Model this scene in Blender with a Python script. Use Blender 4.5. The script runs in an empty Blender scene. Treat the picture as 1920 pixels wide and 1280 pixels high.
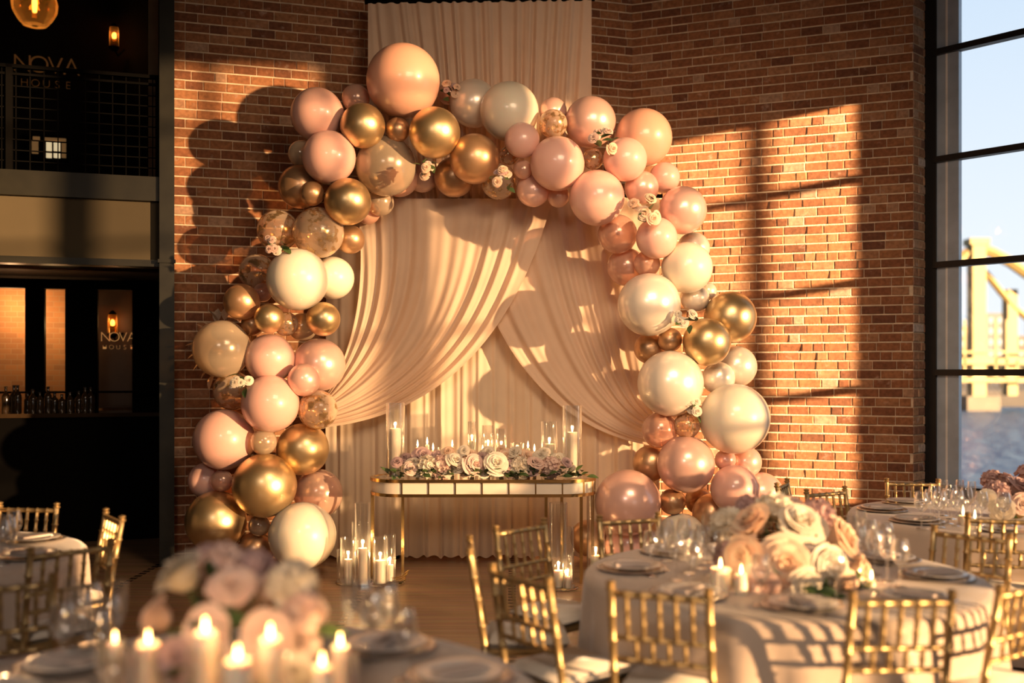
import bpy, bmesh, math, random
from math import pi, sin, cos, sqrt, radians, atan2
from mathutils import Vector, Matrix
random.seed(7)
scene = bpy.context.scene
COL = scene.collection

# ------------------------------------------------------------------ camera
F, CX, HY, CAMZ = 1900.0, 960.0, 698.0, 1.7
cd = bpy.data.cameras.new('camera'); cam = bpy.data.objects.new('camera', cd); COL.objects.link(cam)
cam.location = (0, 0, CAMZ); cam.rotation_euler = (pi/2, 0, 0)
cd.sensor_width = 36; cd.lens = F/1920*36; cd.shift_y = (HY-640)/1920
cd.clip_end = 2000
cd.dof.use_dof = True; cd.dof.focus_distance = 8.3; cd.dof.aperture_fstop = .85
scene.camera = cam

# ------------------------------------------------------------------ light
SUN_DIR = Vector((-.82, .572, -.067)).normalized()
w = bpy.data.worlds.new('sky'); scene.world = w; w.use_nodes = True
nt = w.node_tree; nt.nodes.clear()
tc = nt.nodes.new('ShaderNodeTexCoord'); sx = nt.nodes.new('ShaderNodeSeparateXYZ')
rp = nt.nodes.new('ShaderNodeValToRGB'); bg = nt.nodes.new('ShaderNodeBackground'); ow = nt.nodes.new('ShaderNodeOutputWorld')
nt.links.new(tc.outputs['Generated'], sx.inputs[0]); nt.links.new(sx.outputs['Z'], rp.inputs[0])
nt.links.new(rp.outputs[0], bg.inputs[0]); nt.links.new(bg.outputs[0], ow.inputs[0])
e = rp.color_ramp.elements
e[0].position = 0.0; e[0].color = (.92, .94, .95, 1)
e[1].position = 0.75; e[1].color = (.30, .46, .74, 1)
x = e.new(.12); x.color = (.84, .90, .95, 1)
x = e.new(.36); x.color = (.60, .74, .90, 1)
bg.inputs[1].default_value = 1.15
sl = bpy.data.lights.new('sun', 'SUN'); so = bpy.data.objects.new('sun', sl); COL.objects.link(so)
sl.energy = 74; sl.color = (1.0, .65, .34); sl.angle = radians(.9)
so.rotation_euler = SUN_DIR.to_track_quat('-Z', 'Y').to_euler(); so.location = (12, -8, 8)
def area(name, loc, aim, size, power, col):
    l = bpy.data.lights.new(name, 'AREA'); o = bpy.data.objects.new(name, l); COL.objects.link(o)
    l.shape = 'RECTANGLE'; l.size, l.size_y = size; l.energy = power; l.color = col
    o.location = loc; l.spread = radians(95); o.rotation_euler = (Vector(aim)-Vector(loc)).to_track_quat('-Z', 'Y').to_euler(); return o
area('arch_fill', (1.4, 3.6, 4.6), (.3, 9, 1.1), (2.0, 1.4), 60, (1.0, .68, .42))  # added fill light for arch and drapes, no visible fitting
area('front_fill', (-1.6, -1.6, 4.6), (.2, 3.6, .7), (1.6, 1.2), 42, (1.0, .80, .64))  # added fill behind the camera to brighten the front table
vs = scene.view_settings
scene.display_settings.display_device = 'sRGB'
vs.view_transform = 'Standard'; vs.look = 'None'; vs.exposure = 0.0; vs.gamma = 1.0; vs.use_curve_mapping = False
scene.cycles.use_denoising = True
scene.cycles.max_bounces = 7; scene.cycles.diffuse_bounces = 3; scene.cycles.glossy_bounces = 4
scene.cycles.transmission_bounces = 4; scene.cycles.transparent_max_bounces = 24
scene.cycles.sample_clamp_indirect = 4.0; scene.cycles.caustics_reflective = False; scene.cycles.caustics_refractive = False

# ------------------------------------------------------------------ helpers
def P(px, py, d): return Vector(((px-CX)/F*d, d, CAMZ-(py-HY)/F*d))
def PF(px, d, z=0.0): return Vector(((px-CX)/F*d, d, z))
def proj(v): return (CX+v[0]/v[1]*F, HY-(v[2]-CAMZ)/v[1]*F)
class MB:
    def __init__(s): s.v = []; s.f = []
    def add(s, vs, fs):
        b = len(s.v); s.v += [tuple(v) for v in vs]; s.f += [tuple(b+i for i in f) for f in fs]; return s
    def box(s, a, b):
        x0, y0, z0 = a; x1, y1, z1 = b
        return s.add([(x0,y0,z0),(x1,y0,z0),(x1,y1,z0),(x0,y1,z0),(x0,y0,z1),(x1,y0,z1),(x1,y1,z1),(x0,y1,z1)],
              [(0,3,2,1),(4,5,6,7),(0,1,5,4),(1,2,6,5),(2,3,7,6),(3,0,4,7)])
    def hexa(s, p): return s.add(p, [(0,3,2,1),(4,5,6,7),(0,1,5,4),(1,2,6,5),(2,3,7,6),(3,0,4,7)])
    def tube(s, pts, rad, n=8, cap=True):
        pts = [Vector(p) for p in pts]; m = len(pts)
        if not isinstance(rad, (list, tuple)): rad = [rad]*m
        vs = []; fs = []; prev = None
        for i, p in enumerate(pts):
            t = (pts[min(i+1, m-1)]-pts[max(i-1, 0)]).normalized()
            if prev is None:
                a = Vector((0,0,1)) if abs(t.z) < .9 else Vector((1,0,0)); u = t.cross(a).normalized()
            else: u = (prev-t*prev.dot(t)).normalized()
            prev = u; w_ = t.cross(u)
            for k in range(n):
                an = 2*pi*k/n; vs.append(p+(u*cos(an)+w_*sin(an))*rad[i])
        for i in range(m-1):
            for k in range(n):
                k2 = (k+1) % n; fs.append((i*n+k, i*n+k2, (i+1)*n+k2, (i+1)*n+k))
        if cap: fs.append(tuple(range(n))[::-1]); fs.append(tuple((m-1)*n+k for k in range(n)))
        return s.add(vs, fs)
    def lathe(s, prof, n=20, c=(0,0,0), cap=True):
        vs = []; fs = []; m = len(prof)
        for r, z in prof:
            for k in range(n):
                an = 2*pi*k/n; vs.append((c[0]+r*cos(an), c[1]+r*sin(an), c[2]+z))
        for i in range(m-1):
            for k in range(n):
                k2 = (k+1) % n; fs.append((i*n+k, i*n+k2, (i+1)*n+k2, (i+1)*n+k))
        if cap:
            if prof[0][0] > 1e-5: fs.append(tuple(range(n))[::-1])
            if prof[-1][0] > 1e-5: fs.append(tuple((m-1)*n+k for k in range(n)))
        return s.add(vs, fs)
    def grid(s, fn, nu, nv):
        vs = [fn(i/nu, j/nv) for j in range(nv+1) for i in range(nu+1)]
        fs = [(j*(nu+1)+i, j*(nu+1)+i+1, (j+1)*(nu+1)+i+1, (j+1)*(nu+1)+i) for j in range(nv) for i in range(nu)]
        return s.add(vs, fs)
    def mesh(s, name, mt, smooth=True):
        me = bpy.data.meshes.new(name); me.from_pydata(s.v, [], s.f); me.update()
        if mt: me.materials.append(mt)
        if smooth:
            me.polygons.foreach_set('use_smooth', [True]*len(me.polygons))
            try: me.set_sharp_from_angle(angle=radians(42))
            except Exception: pass
        return me
    def build(s, name, mt, parent=None, smooth=True, loc=None):
        return link(name, s.mesh(name, mt, smooth), parent, loc)
def link(name, me, parent=None, loc=None):
    o = bpy.data.objects.new(name, me); COL.objects.link(o)
    if parent: o.parent = parent
    if loc is not None: o.location = loc
    return o
def tag(o, label=None, cat=None, group=None, kind=None):
    if label: o['label'] = label
    if cat: o['category'] = cat
    if group: o['group'] = group
    if kind: o['kind'] = kind
    return o
def thing(name, label, cat, loc=(0,0,0), rz=0, group=None):
    o = bpy.data.objects.new(name, None); COL.objects.link(o); o.empty_display_size = .05
    o.location = loc; o.rotation_euler = (0, 0, rz); return tag(o, label, cat, group)
def struct(o): o['kind'] = 'structure'; return o
def dup(o, parent=None):
    c = o.copy(); COL.objects.link(c)
    if parent: c.parent = parent
    for ch in list(o.children): dup(ch, c)
    return c
ORD = 'first second third fourth fifth sixth seventh eighth ninth tenth eleventh twelfth thirteenth fourteenth fifteenth sixteenth seventeenth eighteenth nineteenth twentieth'.split()
def rank(objs, fmt, key=None):
    objs = sorted(objs, key=key or (lambda o: proj(o.location)[0]))
    for i, o in enumerate(objs): o['label'] = fmt % ORD[i]

# ------------------------------------------------------------------ materials
def nodes(name):
    m = bpy.data.materials.new(name); m.use_nodes = True; t = m.node_tree
    return m, t, t.nodes['Principled BSDF'], t.nodes['Material Output']
def N(t, typ, **kw):
    n = t.nodes.new(typ)
    for k, v in kw.items(): setattr(n, k, v)
    return n
def mat(name, col, rough=.5, metal=0.0, coat=0.0, var=.12, scale=6.0, bump=0.0, sheen=0.0, sss=0.0, bscale=None, spec=None):
    m, t, b, o = nodes(name)
    nz = N(t, 'ShaderNodeTexNoise'); nz.inputs['Scale'].default_value = scale; nz.inputs['Detail'].default_value = 4
    tcn = N(t, 'ShaderNodeTexCoord'); t.links.new(tcn.outputs['Object'], nz.inputs['Vector'])
    r = N(t, 'ShaderNodeValToRGB'); t.links.new(nz.outputs['Fac'], r.inputs[0])
    r.color_ramp.elements[0].position = .3; r.color_ramp.elements[1].position = .7
    r.color_ramp.elements[0].color = tuple(c*(1-var) for c in col)+(1,); r.color_ramp.elements[1].color = tuple(min(1, c*(1+var)) for c in col)+(1,)
    t.links.new(r.outputs[0], b.inputs['Base Color'])
    b.inputs['Roughness'].default_value = rough; b.inputs['Metallic'].default_value = metal
    b.inputs['Coat Weight'].default_value = coat; b.inputs['Coat Roughness'].default_value = .08
    if spec is not None: b.inputs['Specular IOR Level'].default_value = spec
    if sheen: b.inputs['Sheen Weight'].default_value = sheen
    if sss:
        b.inputs['Subsurface Weight'].default_value = sss; b.inputs['Subsurface Radius'].default_value = (.05, .03, .02); b.inputs['Subsurface Scale'].default_value = .3
    if bump:
        bn = N(t, 'ShaderNodeBump'); bn.inputs['Strength'].default_value = bump; bn.inputs['Distance'].default_value = .01
        n2 = N(t, 'ShaderNodeTexNoise'); n2.inputs['Scale'].default_value = bscale or scale*5; n2.inputs['Detail'].default_value = 5
        t.links.new(tcn.outputs['Object'], n2.inputs['Vector']); t.links.new(n2.outputs['Fac'], bn.inputs['Height']); t.links.new(bn.outputs[0], b.inputs['Normal'])
    return m
def thin(name, tint=(1,1,1), edge=.5, base=.04, rough=.02, refl=(1,1,1), pwr=2.2, haze=0.0):
    """thin clear sheet: see-through in the middle, mirror-like towards grazing angles"""
    m, t, b, o = nodes(name); t.nodes.remove(b)
    tr = N(t, 'ShaderNodeBsdfTransparent'); tr.inputs[0].default_value = (*tint, 1)
    gl = N(t, 'ShaderNodeBsdfGlossy'); gl.inputs['Roughness'].default_value = rough; gl.inputs['Color'].default_value = (*refl, 1)
    lw = N(t, 'ShaderNodeLayerWeight'); lw.inputs[0].default_value = edge
    mr = N(t, 'ShaderNodeMapRange'); mr.inputs['To Min'].default_value = base; mr.inputs['To Max'].default_value = 1
    pw = N(t, 'ShaderNodeMath', operation='POWER'); pw.inputs[1].default_value = pwr
    t.links.new(lw.outputs['Facing'], pw.inputs[0]); t.links.new(pw.outputs[0], mr.inputs['Value'])
    sf = gl
    if haze:
        df = N(t, 'ShaderNodeBsdfTranslucent'); df.inputs[0].default_value = (*refl, 1); sf = N(t, 'ShaderNodeMixShader'); sf.inputs[0].default_value = haze
        t.links.new(gl.outputs[0], sf.inputs[1]); t.links.new(df.outputs[0], sf.inputs[2])
    mx = N(t, 'ShaderNodeMixShader'); t.links.new(mr.outputs[0], mx.inputs[0]); t.links.new(tr.outputs[0], mx.inputs[1]); t.links.new(sf.outputs[0], mx.inputs[2])
    t.links.new(mx.outputs[0], o.inputs[0]); return m
def emit(name, col, s):
    m, t, b, o = nodes(name)
    b.inputs['Base Color'].default_value = (*col, 1); b.inputs['Emission Color'].default_value = (*col, 1); b.inputs['Emission Strength'].default_value = s
    return m
def balloon_mat(name, col, kind):
    m, t, b, o = nodes(name)
    oi = N(t, 'ShaderNodeObjectInfo'); hs = N(t, 'ShaderNodeHueSaturation'); hs.inputs['Color'].default_value = (*col, 1)
    mr = N(t, 'ShaderNodeMapRange'); mr.inputs['To Min'].default_value = .9; mr.inputs['To Max'].default_value = 1.1
    t.links.new(oi.outputs['Random'], mr.inputs['Value']); t.links.new(mr.outputs[0], hs.inputs['Value']); t.links.new(hs.outputs[0], b.inputs['Base Color'])
    if kind == 'latex': b.inputs['Roughness'].default_value = .34; b.inputs['Coat Weight'].default_value = .5; b.inputs['Coat Roughness'].default_value = .1; b.inputs['Subsurface Weight'].default_value = .25; b.inputs['Subsurface Radius'].default_value = (.12,.06,.04); b.inputs['Subsurface Scale'].default_value = .5
    if kind == 'pearl': b.inputs['Roughness'].default_value = .3; b.inputs['Metallic'].default_value = .3; b.inputs['Coat Weight'].default_value = .6; b.inputs['Coat Roughness'].default_value = .09
    if kind == 'chrome': b.inputs['Roughness'].default_value = .36; b.inputs['Metallic'].default_value = .92; b.inputs['Coat Weight'].default_value = .2
    if kind == 'bronze': b.inputs['Roughness'].default_value = .36; b.inputs['Metallic'].default_value = .75; b.inputs['Coat Weight'].default_value = .3
    if kind in ('clear', 'fleck'):
        b.inputs['Roughness'].default_value = .22; b.inputs['Metallic'].default_value = .25; b.inputs['Coat Weight'].default_value = .8; b.inputs['Coat Roughness'].default_value = .06
        tr = N(t, 'ShaderNodeBsdfTransparent'); tr.inputs[0].default_value = (min(1, col[0]*1.15), min(1, col[1]*1.2), min(1, col[2]*1.25), 1)
        lw = N(t, 'ShaderNodeLayerWeight'); lw.inputs[0].default_value = .4
        m1 = N(t, 'ShaderNodeMapRange'); m1.inputs['To Min'].default_value = .42 if kind == 'clear' else .3; m1.inputs['To Max'].default_value = .95
        t.links.new(lw.outputs['Facing'], m1.inputs['Value']); fac = m1.outputs[0]
        if kind == 'fleck':
            nz = N(t, 'ShaderNodeTexNoise'); nz.inputs['Scale'].default_value = 2.6; nz.inputs['Detail'].default_value = 3
            ad = N(t, 'ShaderNodeVectorMath', operation='ADD'); tcn = N(t, 'ShaderNodeTexCoord')
            t.links.new(tcn.outputs['Object'], ad.inputs[0]); t.links.new(oi.outputs['Random'], ad.inputs[1]); t.links.new(ad.outputs[0], nz.inputs['Vector'])
            cr = N(t, 'ShaderNodeValToRGB'); cr.color_ramp.elements[0].position = .5; cr.color_ramp.elements[1].position = .6
            t.links.new(nz.outputs['Fac'], cr.inputs[0])
            mxc = N(t, 'ShaderNodeMix', data_type='RGBA'); mxc.inputs[7].default_value = (.72, .5, .25, 1)
            t.links.new(cr.outputs[0], mxc.inputs[0]); t.links.new(hs.outputs[0], mxc.inputs[6]); t.links.new(mxc.outputs[2], b.inputs['Base Color'])
            ma = N(t, 'ShaderNodeMath', operation='MAXIMUM'); mu = N(t, 'ShaderNodeMath', operation='MULTIPLY'); mu.inputs[1].default_value = .8
            t.links.new(cr.outputs[0], mu.inputs[0]); t.links.new(mu.outputs[0], ma.inputs[0]); t.links.new(fac, ma.inputs[1]); fac = ma.outputs[0]
            t.links.new(mu.outputs[0], b.inputs['Metallic'])
        mx = N(t, 'ShaderNodeMixShader'); t.links.new(fac, mx.inputs[0]); t.links.new(tr.outputs[0], mx.inputs[1]); t.links.new(b.outputs[0], mx.inputs[2]); t.links.new(mx.outputs[0], o.inputs[0])
    return m
M = {}
M['peach'] = balloon_mat('peach latex', (.86, .47, .33), 'latex')
M['blush'] = balloon_mat('blush latex', (.84, .50, .42), 'latex')
M['cream'] = balloon_mat('cream latex', (.86, .77, .62), 'latex')
M['ppearl'] = balloon_mat('pink pearl latex', (.86, .53, .44), 'pearl')
M['cpearl'] = balloon_mat('ivory pearl latex', (.88, .78, .66), 'pearl')
M['gold'] = balloon_mat('gold chrome foil', (.76, .55, .29), 'chrome')
M['bronze'] = balloon_mat('bronze satin latex', (.62, .37, .20), 'bronze')
M['clear'] = balloon_mat('clear blush film', (.82, .56, .44), 'clear')
M['champ'] = balloon_mat('clear champagne film', (.72, .58, .42), 'clear')
M['fleck'] = balloon_mat('clear film with gold leaf', (.74, .56, .40), 'fleck')
M['confetti'] = mat('gold leaf flakes', (.8, .58, .3), .35, .9)
# brick
def brick_mat(name='old red brick', gain=(1,1,1)):
    m, t, b, o = nodes(name)
    g = N(t, 'ShaderNodeNewGeometry'); oi = N(t, 'ShaderNodeObjectInfo')
    ad = N(t, 'ShaderNodeMath', operation='ADD'); fr = N(t, 'ShaderNodeMath', operation='FRACT')
    t.links.new(g.outputs['Random Per Island'], ad.inputs[0]); t.links.new(oi.outputs['Random'], ad.inputs[1]); t.links.new(ad.outputs[0], fr.inputs[0])
    r = N(t, 'ShaderNodeValToRGB'); t.links.new(fr.outputs[0], r.inputs[0]); el = r.color_ramp.elements
    el[0].position = 0; el[0].color = (.15, .06, .033, 1); el[1].position = 1; el[1].color = (.40, .26, .18, 1)
    for p, c in ((.18, (.22,.085,.04)), (.5, (.27,.11,.05)), (.8, (.32,.14,.062)), (.95, (.34,.17,.09))): q = el.new(p); q.color = (*c, 1)
    nz = N(t, 'ShaderNodeTexNoise'); nz.inputs['Scale'].default_value = 9; nz.inputs['Detail'].default_value = 7; nz.inputs['Roughness'].default_value = .65
    t.links.new(g.outputs['Position'], nz.inputs['Vector'])
    c2 = N(t, 'ShaderNodeValToRGB'); c2.color_ramp.elements[0].position = .6; c2.color_ramp.elements[1].position = .78
    t.links.new(nz.outputs['Fac'], c2.inputs[0])
    mu = N(t, 'ShaderNodeMath', operation='MULTIPLY'); mu.inputs[1].default_value = .55; t.links.new(c2.outputs[0], mu.inputs[0])
    mx = N(t, 'ShaderNodeMix', data_type='RGBA'); mx.inputs[7].default_value = (.56, .42, .33, 1)
    t.links.new(mu.outputs[0], mx.inputs[0]); t.links.new(r.outputs[0], mx.inputs[6])
    n3 = N(t, 'ShaderNodeTexNoise'); n3.inputs['Scale'].default_value = 30; n3.inputs['Detail'].default_value = 4; t.links.new(g.outputs['Position'], n3.inputs['Vector'])
    c3 = N(t, 'ShaderNodeMapRange'); c3.inputs['From Min'].default_value = .3; c3.inputs['From Max'].default_value = .7; c3.inputs['To Min'].default_value = .72; c3.inputs['To Max'].default_value = 1.2
    t.links.new(n3.outputs['Fac'], c3.inputs['Value'])
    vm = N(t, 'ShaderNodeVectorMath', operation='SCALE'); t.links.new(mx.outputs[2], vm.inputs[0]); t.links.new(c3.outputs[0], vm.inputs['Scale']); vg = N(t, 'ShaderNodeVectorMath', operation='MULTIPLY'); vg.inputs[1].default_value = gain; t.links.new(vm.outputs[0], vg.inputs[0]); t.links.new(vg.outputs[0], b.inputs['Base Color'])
    b.inputs['Roughness'].default_value = .85; b.inputs['Specular IOR Level'].default_value = .25
    bn = N(t, 'ShaderNodeBump'); bn.inputs['Strength'].default_value = .7; bn.inputs['Distance'].default_value = .006
    t.links.new(nz.outputs['Fac'], bn.inputs['Height']); t.links.new(bn.outputs[0], b.inputs['Normal'])
    return m
M['brick'] = brick_mat(); M['skylit_brick'] = brick_mat('reveal brick with painted skylight', (1.7, 2.3, 3.2))  # reveal copy lightened and cooled: skylight put into its colour
M['mortar'] = mat('lime mortar', (.62, .48, .34), .9, var=.2, scale=14, bump=.5)
def floor_mat():
    m, t, b, o = nodes('dark polished boards')
    tcn = N(t, 'ShaderNodeTexCoord'); mp = N(t, 'ShaderNodeMapping'); mp.inputs['Scale'].default_value = (.16, 7.5, 1)
    t.links.new(tcn.outputs['Object'], mp.inputs[0])
    br = N(t, 'ShaderNodeTexBrick'); br.inputs['Scale'].default_value = 1; br.inputs['Mortar Size'].default_value = .005; br.offset = .37; br.offset_frequency = 3; br.inputs['Color1'].default_value = (.24,.145,.085,1); br.inputs['Color2'].default_value = (.31,.19,.11,1); br.inputs['Mortar'].default_value = (.05,.03,.02,1)
    t.links.new(mp.outputs[0], br.inputs['Vector'])
    m2 = N(t, 'ShaderNodeMapping'); m2.inputs['Scale'].default_value = (2, 40, 1); t.links.new(tcn.outputs['Object'], m2.inputs[0])
    nz = N(t, 'ShaderNodeTexNoise'); nz.inputs['Scale'].default_value = 1.5; nz.inputs['Detail'].default_value = 6; t.links.new(m2.outputs[0], nz.inputs['Vector'])
    mx = N(t, 'ShaderNodeMix', data_type='RGBA', blend_type='MULTIPLY'); mx.inputs[0].default_value = .6
    t.links.new(br.outputs['Color'], mx.inputs[6]); t.links.new(nz.outputs['Color'], mx.inputs[7])
    vm = N(t, 'ShaderNodeVectorMath', operation='SCALE'); vm.inputs['Scale'].default_value = 1.5; t.links.new(mx.outputs[2], vm.inputs[0]); t.links.new(vm.outputs[0], b.inputs['Base Color'])
    b.inputs['Roughness'].default_value = .27
    bn = N(t, 'ShaderNodeBump'); bn.inputs['Strength'].default_value = .3; bn.inputs['Distance'].default_value = .004
    t.links.new(nz.outputs['Fac'], bn.inputs['Height']); t.links.new(bn.outputs[0], b.inputs['Normal'])
    return m
M['floor'] = floor_mat()
M['ceiling'] = mat('dark ceiling paint', (.05, .04, .035), .9)
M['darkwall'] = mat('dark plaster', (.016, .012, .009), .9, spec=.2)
M['black'] = mat('black paint', (.002, .0017, .0015), .8, spec=.06)
M['plaster'] = mat('tan plaster', (.054, .040, .018), .8, var=.08, scale=2, bump=.1)
M['tan'] = mat('tan plaster strip', (.30, .2, .12), .8)
M['steel'] = mat('dark olive steel', (.012, .011, .006), .45, .3, var=.3)
M['frame'] = mat('black window steel', (.012, .012, .013), .45, .2)
M['jamb'] = mat('grey window steel', (.36, .45, .56), .4, .1)
M['seal'] = mat('pale glazing strip', (.75, .76, .76), .4)
M['pane'] = thin('window glass', (.98, .99, 1.0), .5, .03, pwr=9)
M['tinted'] = thin('strong sun dimmer glass', (.345, .33, .315), .5, .04, pwr=9)  # tint made up to weaken sun through the unseen side windows
M['tint3'] = thin('weak sun dimmer glass', (.46, .44, .42), .5, .04, pwr=9)  # weaker made-up tint, lets more sun reach the round table
M['goldm'] = mat('antique gold chair paint', (.44, .31, .145), .4, .75, var=.18, scale=20)
M['brass'] = mat('polished brass', (.72, .5, .2), .22, 1.0, var=.1)
M['mirror'] = mat('mirrored tray', (.7, .66, .6), .06, 1.0, var=.03)
M['ivory'] = mat('ivory cushion cloth', (.62, .55, .46), .8, sheen=.3)
M['satin'] = mat('ivory panel', (.78, .68, .55), .35, var=.05)
M['wax'] = mat('cream candle wax', (.84, .72, .56), .5, var=.05, sss=.7)
M['wick'] = mat('charred wick', (.02, .015, .01), .9)
M['flame'] = emit('candle flame', (1.0, .62, .25), 16)
M['glass'] = thin('clear glass', (.985, .99, .99), .5, .12, rough=.04, pwr=1.8, haze=.22)
M['votive'] = thin('blush votive glass', (.99, .965, .95), .45, .07, haze=.4)
M['china'] = mat('white china', (.74, .70, .66), .2, coat=.5, var=.03)
M['charger'] = mat('pearl glass charger', (.52, .46, .42), .22, .35, coat=.4, var=.08)
M['napkin'] = mat('grey blush napkin', (.5, .42, .38), .85, var=.08)
M['leaf'] = mat('deep green leaf', (.06, .10, .03), .5, var=.3, scale=12)
M['moss'] = mat('olive moss', (.22, .24, .07), .9, var=.3)
M['bottle'] = mat('dark bottle glass', (.05, .03, .015), .08, .2, coat=.6)
def cloth(name, col, dam=0.0, trans=.25, sc=5.0):
    m = mat(name, col, .7, var=.05, scale=sc, sheen=.35); t = m.node_tree; b = t.nodes['Principled BSDF']; o = t.nodes['Material Output']
    if dam:
        tcn = N(t, 'ShaderNodeTexCoord'); vo = N(t, 'ShaderNodeTexVoronoi'); vo.inputs['Scale'].default_value = 9; nz = N(t, 'ShaderNodeTexNoise'); nz.inputs['Scale'].default_value = 7
        t.links.new(tcn.outputs['Object'], nz.inputs['Vector']); t.links.new(nz.outputs['Color'], vo.inputs['Vector'])
        r = N(t, 'ShaderNodeMapRange'); r.inputs['From Min'].default_value = .1; r.inputs['From Max'].default_value = .5; r.inputs['To Min'].default_value = .3; r.inputs['To Max'].default_value = .75
        t.links.new(vo.outputs['Distance'], r.inputs['Value']); t.links.new(r.outputs[0], b.inputs['Roughness'])
    if trans:
        tl = N(t, 'ShaderNodeBsdfTranslucent'); tl.inputs[0].default_value = (*col, 1); mx = N(t, 'ShaderNodeMixShader'); mx.inputs[0].default_value = trans
        t.links.new(b.outputs[0], mx.inputs[1]); t.links.new(tl.outputs[0], mx.inputs[2]); t.links.new(mx.outputs[0], o.inputs[0])
    return m
M['chiffon'] = cloth('blush chiffon', (.82, .62, .46), trans=.3)
M['curtain'] = cloth('ivory voile', (.82, .67, .50), trans=.3)
M['linen'] = cloth('champagne damask', (.54, .425, .335), dam=1, trans=0)
def petal_mat(name, a, bcol):
    m, t, b, o = nodes(name)
    g = N(t, 'ShaderNodeNewGeometry'); oi = N(t, 'ShaderNodeObjectInfo'); ad = N(t, 'ShaderNodeMath', operation='ADD'); fr = N(t, 'ShaderNodeMath', operation='FRACT')
    t.links.new(g.outputs['Random Per Island'], ad.inputs[0]); t.links.new(oi.outputs['Random'], ad.inputs[1]); t.links.new(ad.outputs[0], fr.inputs[0])
    mx = N(t, 'ShaderNodeMix', data_type='RGBA'); mx.inputs[6].default_value = (*a, 1); mx.inputs[7].default_value = (*bcol, 1); t.links.new(fr.outputs[0], mx.inputs[0]); t.links.new(mx.outputs[2], b.inputs['Base Color'])
    b.inputs['Roughness'].default_value = .6; b.inputs['Sheen Weight'].default_value = .3
    tl = N(t, 'ShaderNodeBsdfTranslucent'); t.links.new(mx.outputs[2], tl.inputs[0]); ms = N(t, 'ShaderNodeMixShader'); ms.inputs[0].default_value = .3
    t.links.new(b.outputs[0], ms.inputs[1]); t.links.new(tl.outputs[0], ms.inputs[2]); t.links.new(ms.outputs[0], o.inputs[0]); return m
M['pw'] = petal_mat('cream petals', (.86, .79, .66), (.80, .70, .56))
M['pp'] = petal_mat('blush petals', (.80, .56, .48), (.84, .66, .56))
M['pe'] = petal_mat('peach petals', (.88, .58, .40), (.90, .74, .56))
M['pm'] = petal_mat('mauve petals', (.56, .37, .36), (.68, .48, .45))
# ------------------------------------------------------------------ balloon layout: x, y, radius (in photo pixels), finish, layer
BALL = [
 # left leg, from the floor up
 (567,1004,63,'cream',0),(405,977,57,'gold',1),(480,1030,34,'bronze',2),(486,985,20,'champ',1),(496,910,60,'gold',0),(597,925,46,'clear',1),
 (386,900,33,'blush',2),(416,901,21,'clear',1),(420,824,57,'blush',1),(494,828,25,'champ',0),(568,842,49,'gold',1),(596,768,37,'fleck',1),
 (507,757,54,'blush',0),(437,732,37,'fleck',2),(570,712,31,'ppearl',0),(598,684,50,'ppearl',1),(506,672,46,'blush',0),(416,654,54,'champ',1),
 (474,608,22,'bronze',2),(505,597,28,'gold',0),(536,607,23,'fleck',0),(568,613,27,'champ',1),(606,598,32,'gold',1),(453,566,34,'bronze',1),
 (492,548,18,'clear',1),(482,510,34,'fleck',2),(624,521,40,'cream',1),(558,524,58,'cream',0),(657,449,27,'bronze',2),(521,432,39,'fleck',2),
 (597,436,48,'fleck',1),(690,398,23,'peach',3),(713,379,26,'champ',2),(585,363,23,'bronze',0),(563,350,41,'bronze',1),(652,378,44,'gold',0),
 # crown, left to right
 (565,288,25,'champ',2),(617,295,50,'blush',0),(595,215,50,'blush',1),(667,184,26,'clear',2),(680,236,42,'gold',0),(724,311,57,'champ',1),
 (748,330,39,'peach',2),(746,243,23,'bronze',1),(756,152,69,'peach',1),(792,333,28,'clear',2),(815,249,48,'gold',0),(852,332,38,'bronze',2),
 (841,176,21,'clear',3),(890,298,47,'bronze',1),(888,194,45,'cpearl',2),(955,209,55,'cream',1),(955,291,18,'fleck',2),(935,340,34,'fleck',2),
 (979,263,33,'blush',0),(981,318,18,'clear',1),(1000,356,32,'ppearl',1),(1037,209,26,'ppearl',2),(1037,232,27,'fleck',1),(1047,368,21,'clear',2),
 (1045,307,51,'blush',0),(1107,229,48,'ppearl',2),(1112,298,20,'fleck',1),(1119,371,52,'blush',0),(1172,299,41,'blush',0),(1206,258,54,'peach',1),
 # right leg, from the top down
 (1246,333,29,'blush',1),(1203,352,32,'ppearl',0),(1280,394,45,'ppearl',1),(1158,439,37,'clear',2),(1231,446,39,'blush',0),(1300,466,31,'cpearl',2),
 (1174,500,36,'clear',2),(1213,494,25,'clear',1),(1288,502,48,'cream',1),(1327,546,17,'cpearl',2),(1303,559,27,'cpearl',1),(1217,571,59,'cpearl',0),
 (1369,595,49,'gold',1),(1325,641,45,'gold',0),(1217,653,29,'bronze',2),(1256,637,23,'bronze',1),(1380,687,39,'cpearl',1),(1347,709,31,'cpearl',0),
 (1257,719,62,'cpearl',0),(1377,785,66,'cream',0),(1288,797,25,'fleck',0),(1237,806,34,'clear',1),(1220,868,34,'bronze',2),(1286,870,54,'ppearl',0),
 (1360,862,20,'ppearl',0),(1398,866,30,'ppearl',1),(1378,917,46,'blush',0),(1427,927,42,'ppearl',1),(1261,940,25,'bronze',1),(1310,938,26,'bronze',1),
 (1335,962,37,'bronze',0),(1177,942,62,'ppearl',0),(1277,1010,48,'cream',1),(1180,1022,46,'blush',2),(1103,1008,34,'bronze',3)]

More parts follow.
